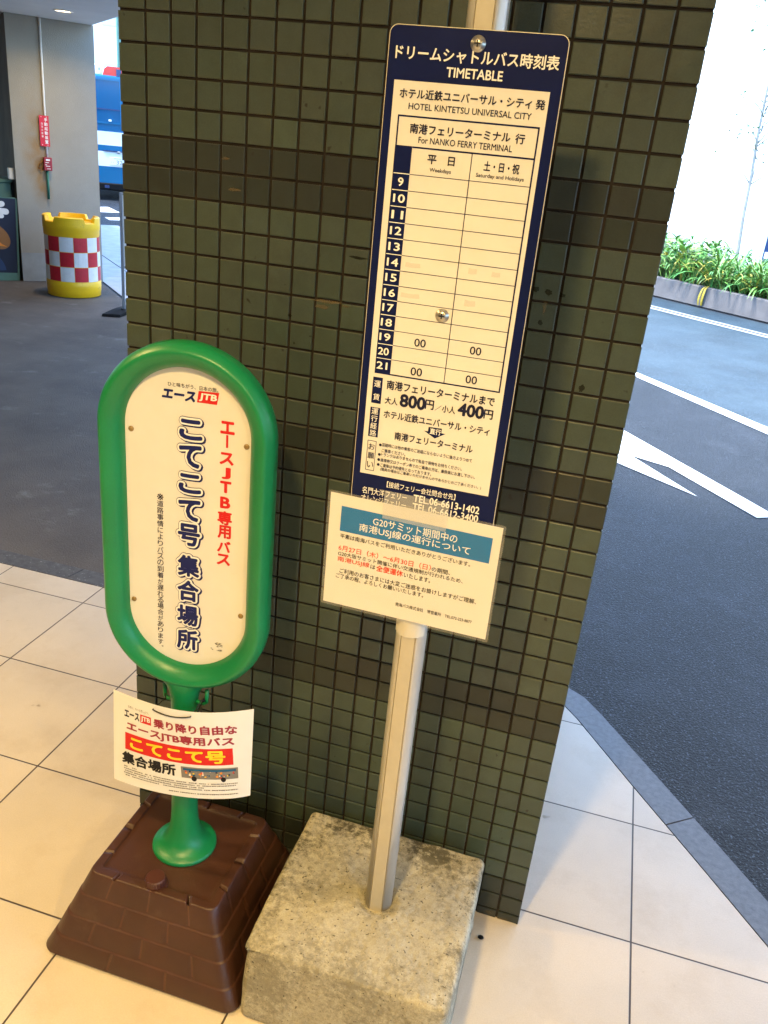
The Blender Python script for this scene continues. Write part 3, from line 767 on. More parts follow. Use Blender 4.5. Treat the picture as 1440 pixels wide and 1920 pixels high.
# ---------------------------------------------------------------- flyer hung on the hooks
def flyer():
    top = [Vector(p) for p in ((0.116, -0.277, 0.603), (0.212, -0.288, 0.602), (0.303, -0.276, 0.601), (0.401, -0.222, 0.601))]
    bot = [Vector(p) for p in ((0.122, -0.297, 0.392), (0.222, -0.297, 0.389), (0.325, -0.277, 0.389), (0.406, -0.236, 0.391))]
    tk = (0.0, 1 / 3, 2 / 3, 1.0)
    def lag(P4, t):
        r = Vector((0, 0, 0))
        for i in range(4):
            w_ = 1.0
            for j in range(4):
                if j != i: w_ *= (t - tk[j]) / (tk[i] - tk[j])
            r += P4[i] * w_
        return r
    def S(u, v, q=0.0):
        p = lag(top, u) * v + lag(bot, u) * (1 - v)
        d = lag(top, u + 0.01) - lag(top, u - 0.01); n = Vector((d.y, -d.x, 0)).normalized()
        return p + n * q
    g = MB(); nu, nv = 36, 10
    fr = [[S(i / nu, j / nv, 0.0003) for i in range(nu + 1)] for j in range(nv + 1)]
    bk = [[S(i / nu, j / nv, -0.0003) for i in range(nu + 1)] for j in range(nv + 1)]
    g.loft(fr, 0, True, closed=False)
    g.loft(list(reversed(bk)), 0, True, closed=False)
    rim = lambda r: [r[0][i] for i in range(nu + 1)] + [r[j][nu] for j in range(1, nv + 1)] + [r[nv][i] for i in range(nu - 1, -1, -1)] + [r[j][0] for j in range(nv - 1, 0, -1)]
    g.loft([rim(bk), rim(fr)], 0, False)
    base = S(0.5, 0.0)
    t = thing("flyer", base, "curled white flyer with red banner hung from the green post", "flyer")
    sh = g.build("sheet", M['flyer_paper'], t)
    g = MB(); q = 0.0009
    mats = [M['inknavy'], M['red_ink'], M['maroon_ink'], M['yellow_ink'], M['ink'], M['grey_ink'], M['white_ink'], M['orange'], M['busglass']]
    write(g, "日本に、もっと恋しよう。", 0.125, 0.295, 0.885, 0.028, S, q, 5)
    write(g, "エース", 0.095, 0.215, 0.80, 0.075, S, q, 0, 2)
    def band(u0, v0, u1, v1, q, m):
        n = 12
        for k in range(n):
            a, b = u0 + (u1 - u0) * k / n, u0 + (u1 - u0) * (k + 1) / n
            g.face([S(a, v0, q), S(b, v0, q), S(b, v1, q), S(a, v1, q)], m)
    band(0.225, 0.755, 0.312, 0.845, q, 1)
    write(g, "JTB", 0.233, 0.305, 0.80, 0.06, S, q + 0.0004, 6, 2)
    write(g, "乗り降り自由な", 0.335, 0.905, 0.80, 0.095, S, q, 2, 2)
    write(g, "エースJTB専用バス", 0.115, 0.885, 0.665, 0.105, S, q, 2, 2)
    band(0.10, 0.40, 0.875, 0.59, q, 1)
    write(g, "こてこて号", 0.145, 0.82, 0.495, 0.135, S, q + 0.0005, 3, 2)
    write(g, "集合場所", 0.078, 0.475, 0.305, 0.125, S, q, 4, 2)
    # picture of the coach
    band(0.515, 0.235, 0.905, 0.365, q, 5)
    rs = random.Random(5)
    for k in range(46):
        u = rs.uniform(0.53, 0.88); v = rs.uniform(0.245, 0.33); s_ = rs.uniform(0.006, 0.018)
        m_ = rs.choice([7, 7, 1, 6, 3, 8, 0])
        g.face([S(u, v, q + 0.0003 + k * 2e-6), S(u + s_, v, q + 0.0003 + k * 2e-6), S(u + s_ * 0.9, v + s_ * 1.4, q + 0.0003 + k * 2e-6), S(u + 0.001, v + s_, q + 0.0003 + k * 2e-6)], m_)
    band(0.53, 0.325, 0.89, 0.352, q + 0.0005, 8)
    for u in (0.60, 0.80):
        g.face([S(u + 0.018 * math.cos(a), 0.235 + 0.03 * math.sin(a), q + 0.0006) for a in [2 * math.pi * k / 16 for k in range(16)]], 4)
    # small print, too fine to read
    for v, a, b in ((0.205, 0.09, 0.19), (0.18, 0.09, 0.90), (0.155, 0.09, 0.90), (0.130, 0.09, 0.66), (0.105, 0.09, 0.90), (0.055, 0.42, 0.90)):
        u = a
        while u < b:
            l = rs.uniform(0.005, 0.016)
            if rs.random() < 0.86: g.face([S(u, v - 0.006, q), S(min(u + l, b), v - 0.006, q), S(min(u + l, b), v + 0.006 * rs.uniform(0.6, 1.2), q), S(u, v + 0.005, q)], 5)
            u += l + rs.uniform(0.001, 0.004)
    g.build("print", mats, sh)
    g = MB()
    hL, hR = S(0.335, 0.955), S(0.62, 0.955)
    n1 = Vector((0.02, -1, 0)).normalized()
    mid = [S(0.335 + (0.62 - 0.335) * k / 8, 0.955 - 0.028 * math.sin(math.pi * k / 8) ** 0.8, 0.0035) for k in range(9)]
    g.tube([(0.207, -0.232, 0.590), (0.212, -0.238, 0.580), (0.217, -0.262, 0.594), S(0.335, 0.95, -0.003)] + mid + [S(0.62, 0.95, -0.003), (0.29, -0.258, 0.590), (0.293, -0.240, 0.602), (0.298, -0.232, 0.598)], 0.0013, 6)
    g.tube([(0.296, -0.224, 0.606), (0.288, -0.232, 0.585), (0.285, -0.245, 0.566), (0.292, -0.247, 0.556)], 0.0022, 6)
    g.tube([(0.296, -0.236, 0.604), (0.291, -0.240, 0.588), (0.297, -0.246, 0.566)], 0.0022, 6)
    g.build("cord", M['black_cord'], t)
flyer()

# ================================================================ TIMETABLE STAND
def timetable():
    bc = Vector((0.692, -0.232, 0))
    t = thing("timetable_stand", bc, "tall blue bus timetable on a pale pole in a mouldy concrete block", "bus timetable")
    # --- concrete block
    hx, hy, H = 0.212, 0.202, 0.203
    g = MB(); S = [-1 + 2 * k / 26 for k in range(27)]
    def ring(inset, z, r):
        X, Y = hx - inset, hy - inset; pts = []
        for side in range(4):
            for s in S:
                a = s * ((X if side % 2 == 0 else Y) - r)
                pts.append({0: (a, -Y), 1: (X, a), 2: (-a, Y), 3: (-X, -a)}[side])
            cx_, cy_, a0_ = {0: (X - r, -Y + r, -90), 1: (X - r, Y - r, 0), 2: (-X + r, Y - r, 90), 3: (-X + r, -Y + r, 180)}[side]
            for k in range(1, 5): pts.append((cx_ + r * math.cos(R(a0_ + 18 * k)), cy_ + r * math.sin(R(a0_ + 18 * k))))
        out = []
        for x, y in pts:
            p = Vector((x, y, z))
            d = noise.noise(p * 14) * 0.0035 + noise.noise(p * 45) * 0.0014 + noise.noise(p * 110) * 0.0007
            # chipped front corners
            for cxx, cyy, cz, cr, dep in ((-hx, -hy, H - 0.02, 0.10, 0.012), (hx, -hy, H - 0.05, 0.07, 0.010)):
                k = max(0, 1 - (p - Vector((cxx, cyy, cz))).length / cr); d -= dep * k * k
            nrm = Vector((x, y, 0.0)).normalized() if z < H - 0.004 else Vector((0, 0, 1))
            if z < H - 0.004: q = p + nrm * d
            else:
                rp = math.hypot(x - 0.012, y - 0.004)
                q = p + nrm * (d - 0.012 * max(0.0, 1 - max(0.0, rp - 0.028) / 0.016))
            out.append(bc + q)
        return out
    rings = [ring(0.006, 0.0, 0.012)] + [ring(0.0025, z, 0.014) for z in (0.006, 0.03, 0.06, 0.09, 0.12, 0.15, 0.17)]
    rings += [ring(0.0025, 0.19, 0.013), ring(0.003, 0.1965, 0.013), ring(0.0046, 0.2000, 0.013), ring(0.0075, 0.2022, 0.013), ring(0.0115, 0.2030, 0.013)]
    for k in range(1, 24):
        f = k / 24; i_ = 0.0135 + (hy - 0.0135) * f
        rings.append(ring(min(i_, hy - 0.002), H, max(0.0005, 0.02 * (1 - f))))
    g.loft(rings, 0, True, True, True, True)
    g.build("concrete_base", M['block'], t)
    # --- pole: round sleeve with a flat ribbed face
    pc = Vector((0.7035, -0.2235, 0)); g = MB(); rr = []
    top = 2.515
    sec = []
    r0 = 0.0282
    for a in range(-60, 241, 10): sec.append((r0 * math.cos(R(a)), r0 * math.sin(R(a)), 0))
    # flat face towards -y between 240 and 300 degrees, a groove along each side of it
    x0, yb = r0 * math.cos(R(240)), r0 * math.sin(R(240))
    for x, d in ((x0 * 0.99, 0.0), (x0 * 0.93, 0.0025), (x0 * 0.88, 0.0025), (x0 * 0.86, -0.0008), (x0 * 0.30, -0.0010), (-x0 * 0.30, -0.0010), (-x0 * 0.86, -0.0008), (-x0 * 0.88, 0.0025), (-x0 * 0.93, 0.0025), (-x0 * 0.99, 0.0)):
        sec.append((x, yb + d, 1))
    for z in (0.185, 0.5, 1.0, 1.5, 2.0, top): rr.append([pc + Vector((x, y, z)) for x, y, _ in sec])
    g.loft(rr, 0, False, True, True, True)
    ns = len(sec)
    for k in range(len(rr) - 1):
        for j in range(ns):
            if sec[j][2] and sec[(j + 1) % ns][2]: g.m[k * ns + j] = 1
            else: g.sm[k * ns + j] = True
    pole = g.build("pole", [M['alu_side'], M['alu']], t)
    # --- board
    X0, X1, Z0, Z1, YB = 0.5765, 0.8225, 1.086, 1.8190, -0.255
    P = frame((X0, YB, 0), (1, 0, 0), (0, 0, 1), (0, -1, 0))
    g = MB(); g.prism(rrect(0, Z0, X1 - X0, Z1, 0.012), -0.003, 0.0, P, 0, 1)
    W_ = X1 - X0
    # thin bright bare edge round the print
    o_ = rrect(0, Z0, W_, Z1, 0.012); i_ = rrect(0.0009, Z0 + 0.0009, W_ - 0.0009, Z1 - 0.0009, 0.0112)
    n = len(o_)
    for k in range(n):
        g.face([P(*o_[k], 0.0003), P(*o_[(k + 1) % n], 0.0003), P(*i_[(k + 1) % n], 0.0003), P(*i_[k], 0.0003)], 1)
    board = g.build("board", [M['navy'], M['sign_edge']], t)
    # --- printed panel, ruled table and words
    g = MB(); mats = [M['cream'], M['navy'], M['white_ink'], M['ink'], M['inknavy']]
    q1, q2, q3, q4 = 0.0004, 0.0008, 0.0012, 0.0016
    rect(g, 0.0125, 1.1620, 0.2305, 1.7507, P, q1, 0)
    L0, Rr = 0.0235, 0.2230
    def hline(u0, u1, v, w_, m=1, q=q2): rect(g, u0, v - w_ / 2, u1, v + w_ / 2, P, q, m)
    def vline(u, v0, v1, w_, m=1, q=q2): rect(g, u - w_ / 2, v0, u + w_ / 2, v1, P, q, m)
    hline(L0 - 0.001, Rr + 0.001, 1.7060, 0.0022); hline(0.0480, Rr, 1.6665, 0.0022)
    vline(L0, 1.6665, 1.7049, 0.0022); vline(Rr, 1.3345, 1.7049, 0.0022)
    rect(g, 0.0222, 1.3335, 0.0478, 1.6676, P, q2, 1)
    vline(0.1354, 1.3345, 1.6654, 0.0012)
    rows = [1.6303 - 0.02266 * k for k in range(14)]
    for k in range(13):
        hline(0.0478, Rr, rows[k], 0.0009); hline(0.0236, 0.0478, rows[k], 0.0011, 2, q3)
    hline(0.0478, Rr + 0.0011, 1.3345, 0.0022)
    for k in range(13):
        s_ = str(9 + k); wd = 0.0078 if k == 0 else 0.0170
        u = 0.0356 - 0.0022 * k / 12
        write(g, s_, u - wd / 2, u + wd / 2, rows[k] - 0.0113, 0.0112, P, q3, 2, 1)
    # navy tabs
    rect(g, 0.0209, 1.2843, 0.0369, 1.3272, P, q2, 1); rect(g, 0.0207, 1.2276, 0.0371, 1.2775, P, q2, 1)
    for (a, b, c_, d) in ((0.0210, 1.1686, 0.0362, 1.1696), (0.0210, 1.2199, 0.0362, 1.2209), (0.0210, 1.1696, 0.0219, 1.2199), (0.0353, 1.1696, 0.0362, 1.2199)):
        rect(g, a, b, c_, d, P, q2, 1)
    for s_, v0, v1, m_ in (("運賃", 1.3165, 1.2950, 2), ("運行経路", 1.2712, 1.2340, 2), ("お願い", 1.2105, 1.1790, 4)):
        for k, ch in enumerate(s_):
            v = v0 + (v1 - v0) * k / (len(s_) - 1); write(g, ch, 0.0234, 0.0342, v, 0.0105, P, q3, m_, 0)
    g.face([P(u, v, q2) for u, v in ((0.1130, 1.2529), (0.1318, 1.2431), (0.1482, 1.2535), (0.1414, 1.2535), (0.1415, 1.2612), (0.1196, 1.2606), (0.1194, 1.2530))], 1)
    mi = {'W': 2, 'N': 4, 'K': 3}
    for s_, u0, u1, v, h, c_, b in BOARD_TEXT:
        write(g, s_, u0, u1, v, h, P, q3 if not (c_ == 'W' and v > 1.2 and v < 1.3) else q4, mi[c_], b)
    # ghosts of removed stickers on the table
    g.build("lettering", mats, board)
    rs = random.Random(8)
    for u, v, wd, h in ((0.0545, 1.5050, 0.024, 0.007), (0.151, 1.5075, 0.013, 0.008), (0.186, 1.507, 0.013, 0.007), (0.052, 1.4600, 0.030, 0.007), (0.151, 1.4610, 0.017, 0.009)):
        g = MB(); g.face([P(u + wd * a, v + h * b, q2) for a, b in ((0, -0.5), (0.4, -0.56), (1, -0.42), (0.96, 0.5), (0.5, 0.4), (0.03, 0.52))], 0)
        g.build("sticker_residue", M['residue'], board)
    for u, v in ((0.1249, 1.8015), (0.1200, 1.4371)):
        g = MB(); A = (Vector((1, 0, 0)), Vector((0, 0, 1)), Vector((0, -1, 0)))
        g.lathe([(0.0105, 0.0002), (0.0105, 0.0014), (0.0088, 0.0018), (0.0080, 0.0034), (0.0062, 0.0050), (0.0035, 0.0060), (0.0012, 0.0062)], P(u, v, 0), 24, ax=A)
        g.box(P(u, v, 0.0061), (0.0042, 0.0009, 0.0004), A, 1); g.box(P(u, v, 0.00605), (0.0009, 0.0042, 0.0004), A, 1)
        g.build("bolt", [M['steel'], M['ink']], board)
M['residue'] = clear_film("sticker_residue", 0.11, 0.5, (0.36, 0.35, 0.29), 1.0)
timetable()

g = MB(); rs = random.Random(31); cc = Vector((0.925, -0.070, 0.006))
for k in range(1):
    g.lathe([(0.003, -0.0055), (0.0062, -0.002), (0.0055, 0.002), (0.0025, 0.0042)], cc, 7, smooth=False, sx=1.2, sy=0.8)
tag(g.build("crumb", M['black'], loc=(0.925, -0.070, 0.0)), "tiny dark crumb on the floor tile between concrete block and pillar corner", "crumb")
# ---------------------------------------------------------------- laminated notice taped over the foot of the timetable
def notice():
    X0, Z0, YN = 0.542, 0.905, -0.2588
    P = frame((X0, YN, 0.0012), (1, 0, -0.0150), (0, 0, 1), (0, -1, 0))
    t = thing("paper_notice", (0.69, -0.261, 0.905), "laminated notice with blue heading taped below the timetable board", "notice")
    g = MB(); g.prism([(0, Z0), (0.298, Z0), (0.298, 1.1170), (0.0, 1.1170)], -0.0006, 0.0, P)
    sh = g.build("sheet", M['paper'], t)
    g = MB(); g.prism(rrect(-0.0045, Z0 - 0.0045, 0.3025, 1.1215, 0.004), 0.0011, 0.0013, P)
    g.build("laminate", M['film'], t)
    g = MB(); o_ = rrect(-0.0045, Z0 - 0.0045, 0.3025, 1.1215, 0.004); i_ = rrect(0, Z0, 0.298, 1.1170, 0.0002)
    for k in range(len(o_)):
        j = (k + 1) % len(o_); g.face([P(*o_[k], 0.0004), P(*o_[j], 0.0004), P(*i_[j], 0.0004), P(*i_[k], 0.0004)])
    g.build("laminate_rim", M['film_rim'], t)
    g = MB(); mats = [M['ink'], M['white_ink'], M['orange_red_ink'], M['blue_ink']]
    g.face([P(u, v, 0.0003) for u, v in ((0.0208, 1.0490), (0.2835, 1.0488), (0.2839, 1.0955), (0.0211, 1.0958))], 3)
    mi = {'K': 0, 'W': 1, 'R': 2}
    for s_, u0, u1, v, h, c_, b in NOTICE_TEXT:
        V, F = glyphs(s_, b); tilt = 0.0
        g.mesh([P(u0 + (u1 - u0) * a, v - h / 2 + h * c + tilt * (u1 - u0) * (a - 0.5), 0.0006 + d) for a, c, d in V], F, mi[c_])
    g.build("lettering", mats, sh)
    g = MB()
    g.face([(0.636, -0.2574, 1.1390), (0.747, -0.2574, 1.1385), (0.747, -0.2606, 1.117), (0.636, -0.2606, 1.1175)])
    g.face([(0.636, -0.2606, 1.1175), (0.747, -0.2606, 1.117), (0.7465, -0.2607, 1.0875), (0.6365, -0.2607, 1.0895)])
    g.build("tape", M['tape'], t)
    g = MB(); rr = []
    for z in (0.868, 0.910): rr.append([(0.7035 + 0.0310 * math.sin(R(a)), -0.2235 - 0.0310 * math.cos(R(a)), z + 0.0015 * math.sin(a)) for a in range(-62, 63, 6)])
    g.loft(rr, 0, True, closed=False)
    g.build("tape", M['tape_white'], t)
notice()

# ================================================================ LEFT BACKGROUND
WA = Vector((-5.223, 6.378, 0)); WD = Vector((0.7097, 0.7045, 0)); WN = Vector((0.7045, -0.7097, 0)); ZZ = Vector((0, 0, 1))
def column():
    t = thing("concrete_column", WA + WD * 0.41, "broad grey concrete column with rust stains at the left", "column")
    g = MB(); Wd, Dp = 0.83, 1.9
    P = lambda s, d, z: WA + WD * s - WN * d + ZZ * z
    def wl(z0, z1, m, side, o_=0.0):
        g.face([P(0, -o_, z0), P(Wd, -o_, z0), P(Wd, -o_, z1), P(0, -o_, z1)], m)
        g.face([P(Wd, 0, z0), P(Wd, Dp, z0), P(Wd, Dp, z1), P(Wd, 0, z1)], m)
        g.face([P(Wd, Dp, z0), P(0, Dp, z0), P(0, Dp, z1), P(Wd, Dp, z1)], m)
        g.face([P(0, Dp, z0), P(0, 0, z0), P(0, 0, z1), P(0, Dp, z1)], side)
    wl(0.296, 2.524, 0, 2); wl(0, 0.296, 1, 2)
    g.build("shaft", [M['wallrust'], M['wallband'], M['wallside']], t)
def rust_mat():
    m = mat("rust_stained_concrete", grain=0.12, col=(0.31, 0.29, 0.24), rough=0.85, var=0.08, vscale=1.8, bump=0.002, bscale=120, dirt=(0.33, 0.30, 0.23, 0.5), dscale=2.2, dlo=0.5, dhi=0.75)
    T = m.node_tree; N = T.nodes; L = T.links; B = N['Principled BSDF']; src = B.inputs['Base Color'].links[0].from_socket
    tc = N.new('ShaderNodeTexCoord'); n = N.new('ShaderNodeTexNoise'); n.inputs['Scale'].default_value = 5; n.inputs['Detail'].default_value = 7
    L.new(tc.outputs['Object'], n.inputs['Vector'])
    fac = None
    for s_, z, rad, amt in ((0.20, 1.28, 0.30, 1.0), (0.24, 1.0, 0.22, 0.9), (0.22, 1.6, 0.28, 0.45), (0.30, 0.9, 0.12, 0.8)):
        c = WA + WD * s_ + ZZ * z - (WA + WD * 0.41)
        vm = N.new('ShaderNodeVectorMath'); vm.operation = 'SUBTRACT'; L.new(tc.outputs['Object'], vm.inputs[0]); vm.inputs[1].default_value = c
        sc = N.new('ShaderNodeVectorMath'); sc.operation = 'MULTIPLY'; L.new(vm.outputs[0], sc.inputs[0]); sc.inputs[1].default_value = (2.0, 2.0, 0.8)
        ln = N.new('ShaderNodeVectorMath'); ln.operation = 'LENGTH'; L.new(sc.outputs[0], ln.inputs[0])
        r = N.new('ShaderNodeMapRange'); L.new(ln.outputs['Value'], r.inputs['Value']); r.inputs['From Min'].default_value = rad; r.inputs['From Max'].default_value = rad * 0.2; r.inputs['To Max'].default_value = amt
        if fac is None: fac = r.outputs[0]
        else:
            x = N.new('ShaderNodeMath'); x.operation = 'MAXIMUM'; L.new(fac, x.inputs[0]); L.new(r.outputs[0], x.inputs[1]); fac = x.outputs[0]
    nr = N.new('ShaderNodeMapRange'); L.new(n.outputs['Fac'], nr.inputs['Value']); nr.inputs['From Min'].default_value = 0.35; nr.inputs['From Max'].default_value = 0.65
    x = N.new('ShaderNodeMath'); x.operation = 'MULTIPLY'; L.new(fac, x.inputs[0]); L.new(nr.outputs[0], x.inputs[1])
    mx = N.new('ShaderNodeMix'); mx.data_type = 'RGBA'; L.new(x.outputs[0], mx.inputs['Factor'])
    A = [k for k in mx.inputs if k.type == 'RGBA']; L.new(src, A[0]); A[1].default_value = (0.30, 0.17, 0.055, 1)
    L.new([k for k in mx.outputs if k.type == 'RGBA'][0], B.inputs['Base Color'])
    return m
M['wallrust'] = rust_mat()
column()
PW = frame(WA, WD, ZZ, WN)
AXW = (WD, ZZ, WN)
g = MB()
g.tube([PW(0.318, 2.52, 0.014), PW(0.316, 1.9, 0.014), PW(0.314, 1.25, 0.014)], 0.011, 10)
tag(g.build("conduit_pipe", M['whitepipe'], loc=PW(0.315, 1.26)), "thin white conduit pipe running down the concrete column", "pipe")
g = MB()
g.tube([PW(0.305, 1.135, 0.03), PW(0.305, 0.852, 0.03)], 0.0135, 10)
tag(g.build("green_pipe", M['greenpipe'], loc=PW(0.305, 0.852)), "short green pipe under the dark red box on column", "pipe")
t = thing("fire_sign", PW(0.30, 1.36), "tall red plate with white vertical characters on the column", "sign")
g = MB(); g.prism([(0.255, 1.362), (0.348, 1.362), (0.348, 1.650), (0.255, 1.650)], 0.026, 0.030, PW)
pl = g.build("plate", M['redsign'], t)
g = MB()
for k, ch in enumerate("手動起動装置"): write(g, ch, 0.303, 0.333, 1.612 - 0.0415 * k, 0.032, PW, 0.0308, 0, 1)
for k, ch in enumerate("泡消火設備"): write(g, ch, 0.271, 0.289, 1.575 - 0.030 * k, 0.020, PW, 0.0308, 0, 0)
for u, v in ((0.275, 1.637), (0.325, 1.637), (0.275, 1.375), (0.325, 1.375)):
    h = MB(); h.lathe([(0.004, 0), (0.004, 0.001), (0.002, 0.002)], PW(u, v, 0.0302), 8, ax=AXW); h.build("screw", M['white_ink'], pl)
g.build("lettering", M['white_ink'], pl)
t = thing("alarm_box", PW(0.31, 1.13), "small dark red box below the red plate on column", "box")
g = MB(); g.box(PW(0.312, 1.196, 0.036), (0.040, 0.063, 0.030), AXW, bev=0.004)
bx = g.build("case", M['darkred'], t)
g = MB(); rect(g, 0.293, 1.226, 0.333, 1.243, PW, 0.0668)
for v, a, b in ((1.21, 0.285, 0.32), (1.188, 0.282, 0.301), (1.175, 0.29, 0.33), (1.15, 0.3, 0.335)): rect(g, a, v - 0.003, b, v + 0.003, PW, 0.0668)
g.build("label_plate", M['white_ink'], bx)
g = MB()
g.tube([PW(0.27, 1.22, 0.012), PW(0.235, 1.19, 0.02), PW(0.225, 1.15, 0.02), PW(0.25, 1.125, 0.02), PW(0.285, 1.135, 0.014)], 0.005, 6)
g.tube([PW(0.232, 1.145, 0.012), PW(0.262, 1.16, 0.02), PW(0.275, 1.19, 0.012)], 0.004, 6)
tag(g.build("cable", M['ochre'], loc=PW(0.25, 1.12)), "rusty loop of wire beside the dark red box", "wire")
g = MB(); g.box(WA + WD * -0.03 - WN * 0.10 + ZZ * 1.07, (0.03, 0.05, 0.055), (WD, WN, ZZ), bev=0.006)
tag(g.build("junction_box", M['whitepipe'], loc=WA + WD * -0.03 - WN * 0.10 + ZZ * 1.02), "small pale box fixed on the brown side of the column", "box")

# --- painted board and the teal cabinet behind it at the left edge
BB = Vector((-5.29, 6.351, 0)); BD = Vector((0.7117, 0.7025, 0)); BN = Vector((0.7025, -0.7117, 0))
t = thing("painted_board", BB + BD * -0.4, "navy board with teal frame, white and brown painted shapes", "board")
PB = frame(BB, BD, ZZ, BN)
g = MB(); g.prism([(-0.86, 0.08), (0.018, 0.08), (0.048, 0.832), (-0.86, 0.832)], -0.03, 0.0, PB)
pb = g.build("panel", M['boardnavy'], t)
g = MB(); g.prism([(0.018, 0.0), (0.034, 0.0), (0.066, 0.835), (0.048, 0.835)], -0.035, 0.006, PB)
g.prism([(-0.86, 0.0), (0.018, 0.0), (0.018, 0.08), (-0.86, 0.08)], -0.035, 0.006, PB)
g.prism([(-0.86, 0.832), (0.048, 0.832), (0.048, 0.842), (-0.86, 0.842)], -0.032, 0.003, PB)
g.build("frame", M['teal'], t)
g = MB()
def cap_poly(a, b, r):
    a, b = Vector(a), Vector(b); d = (b - a).normalized(); an = math.atan2(d.y, d.x)
    return [(b.x + r * math.cos(an + R(x)), b.y + r * math.sin(an + R(x))) for x in range(-90, 91, 18)] + [(a.x + r * math.cos(an + R(x)), a.y + r * math.sin(an + R(x))) for x in range(90, 271, 18)]
g.prism(cap_poly((-0.26, 0.735), (-0.085, 0.775), 0.028), 0.0, 0.004, PB, 0)
g.prism(cap_poly((-0.26, 0.72), (-0.052, 0.700), 0.030), 0.0, 0.0045, PB, 0)
g.prism(cap_poly((-0.26, 0.66), (-0.095, 0.655), 0.022), 0.0, 0.004, PB, 0)
g.prism([(-0.175 + 0.145 * math.cos(a) * (1 if math.cos(a) > 0 else 1.2), 0.455 + 0.125 * math.sin(a) - 0.05 * math.cos(a)) for a in [2 * math.pi * k / 28 for k in range(28)]], 0.0, 0.003, PB, 1)
g.prism([(-0.26, 0.37), (-0.065, 0.348), (-0.11, 0.372), (-0.17, 0.425), (-0.26, 0.47)], 0.003, 0.005, PB, 2)
g.prism([(-0.30, 0.30)] + [(-0.30 + 0.21 * math.sin(R(a)), 0.09 + 0.21 * math.cos(R(a))) for a in range(5, 91, 10)] + [(-0.30, 0.09)], 0.0, 0.004, PB, 3)
g.build("painted_shape", [M['white_ink'], M['ochre'], M['orange'], M['navypanel']], pb)
t = thing("teal_cabinet", BB + BD * -0.45 - BN * 0.3, "pale teal cabinet standing behind the painted navy board", "cabinet")
g = MB(); g.box(BB + BD * -0.47 - BN * 0.33 + ZZ * 0.49, (0.50, 0.22, 0.49), (BD, BN, ZZ), bev=0.01)
g.build("body", M['teal'], t)
g = MB(); g.box(BB + BD * -0.465 - BN * 0.33 + ZZ * 0.995, (0.51, 0.235, 0.014), (BD, BN, ZZ), bev=0.004)
g.build("lid", M['teal'], t)

# --- yellow crash barrel
def barrel():
    bc = Vector((-4.432, 6.145, 0))
    t = thing("crash_barrel", bc, "yellow plastic crash barrel with red and white checks", "traffic barrel")
    def arr(z, r, n=96): return [bc + Vector((r * math.cos(2 * math.pi * k / n), r * math.sin(2 * math.pi * k / n), z)) for k in range(n)]
    g = MB()
    prof = [(0.0, 0.250), (0.004, 0.257), (0.045, 0.259), (0.050, 0.262), (0.088, 0.2625), (0.093, 0.264), (0.145, 0.264), (0.150, 0.261), (0.588, 0.261), (0.593, 0.266), (0.640, 0.266), (0.645, 0.270), (0.690, 0.271)]
    g.loft([arr(z, r) for z, r in prof], 0, True, True, True, False)
    # castellated rim: crenels with two low gaps
    n = 96
    lip = []
    for k in range(n):
        a = (360.0 * k / n - math.degrees(math.atan2(-0.83, 0.55)) + 540) % 360 - 180   # angle from the camera side
        low = any(abs((a - c + 180) % 360 - 180) < 13 for c in (40, 130, 220, 310))
        lip.append(0.722 if low else 0.768)
    outer = [bc + Vector((0.271 * math.cos(2 * math.pi * k / n), 0.271 * math.sin(2 * math.pi * k / n), lip[k] - 0.008)) for k in range(n)]
    mid = [bc + Vector((0.263 * math.cos(2 * math.pi * k / n), 0.263 * math.sin(2 * math.pi * k / n), lip[k])) for k in range(n)]
    mid2 = [bc + Vector((0.232 * math.cos(2 * math.pi * k / n), 0.232 * math.sin(2 * math.pi * k / n), lip[k])) for k in range(n)]
    inn = [bc + Vector((0.225 * math.cos(2 * math.pi * k / n), 0.225 * math.sin(2 * math.pi * k / n), 0.705)) for k in range(n)]
    inn2 = [bc + Vector((0.10 * math.cos(2 * math.pi * k / n), 0.10 * math.sin(2 * math.pi * k / n), 0.702)) for k in range(n)]
    g.loft([arr(0.690, 0.271), outer, mid, mid2, inn, inn2], 0, False, True, False, True)
    body = g.build("drum", M['yellow'], t)
    g = MB(); nc = 12; a0 = R(-53)
    for r_ in range(3):
        for c in range(nc):
            for k in range(6):
                A0 = a0 + 2 * math.pi * (c + k / 6) / nc; A1 = a0 + 2 * math.pi * (c + (k + 1) / 6) / nc
                if k == 0: A0 += 0.006
                if k == 5: A1 -= 0.006
                z0, z1 = 0.155 + 0.143 * r_ + 0.002, 0.155 + 0.143 * (r_ + 1) - 0.002
                q = [bc + Vector((0.2622 * math.cos(a), 0.2622 * math.sin(a), z)) for a, z in ((A0, z0), (A1, z0), (A1, z1), (A0, z1))]
                g.face(q, (r_ + c) % 2, False)
    g.build("check_band", [M['refl_red'], M['refl_white']], body)
barrel()

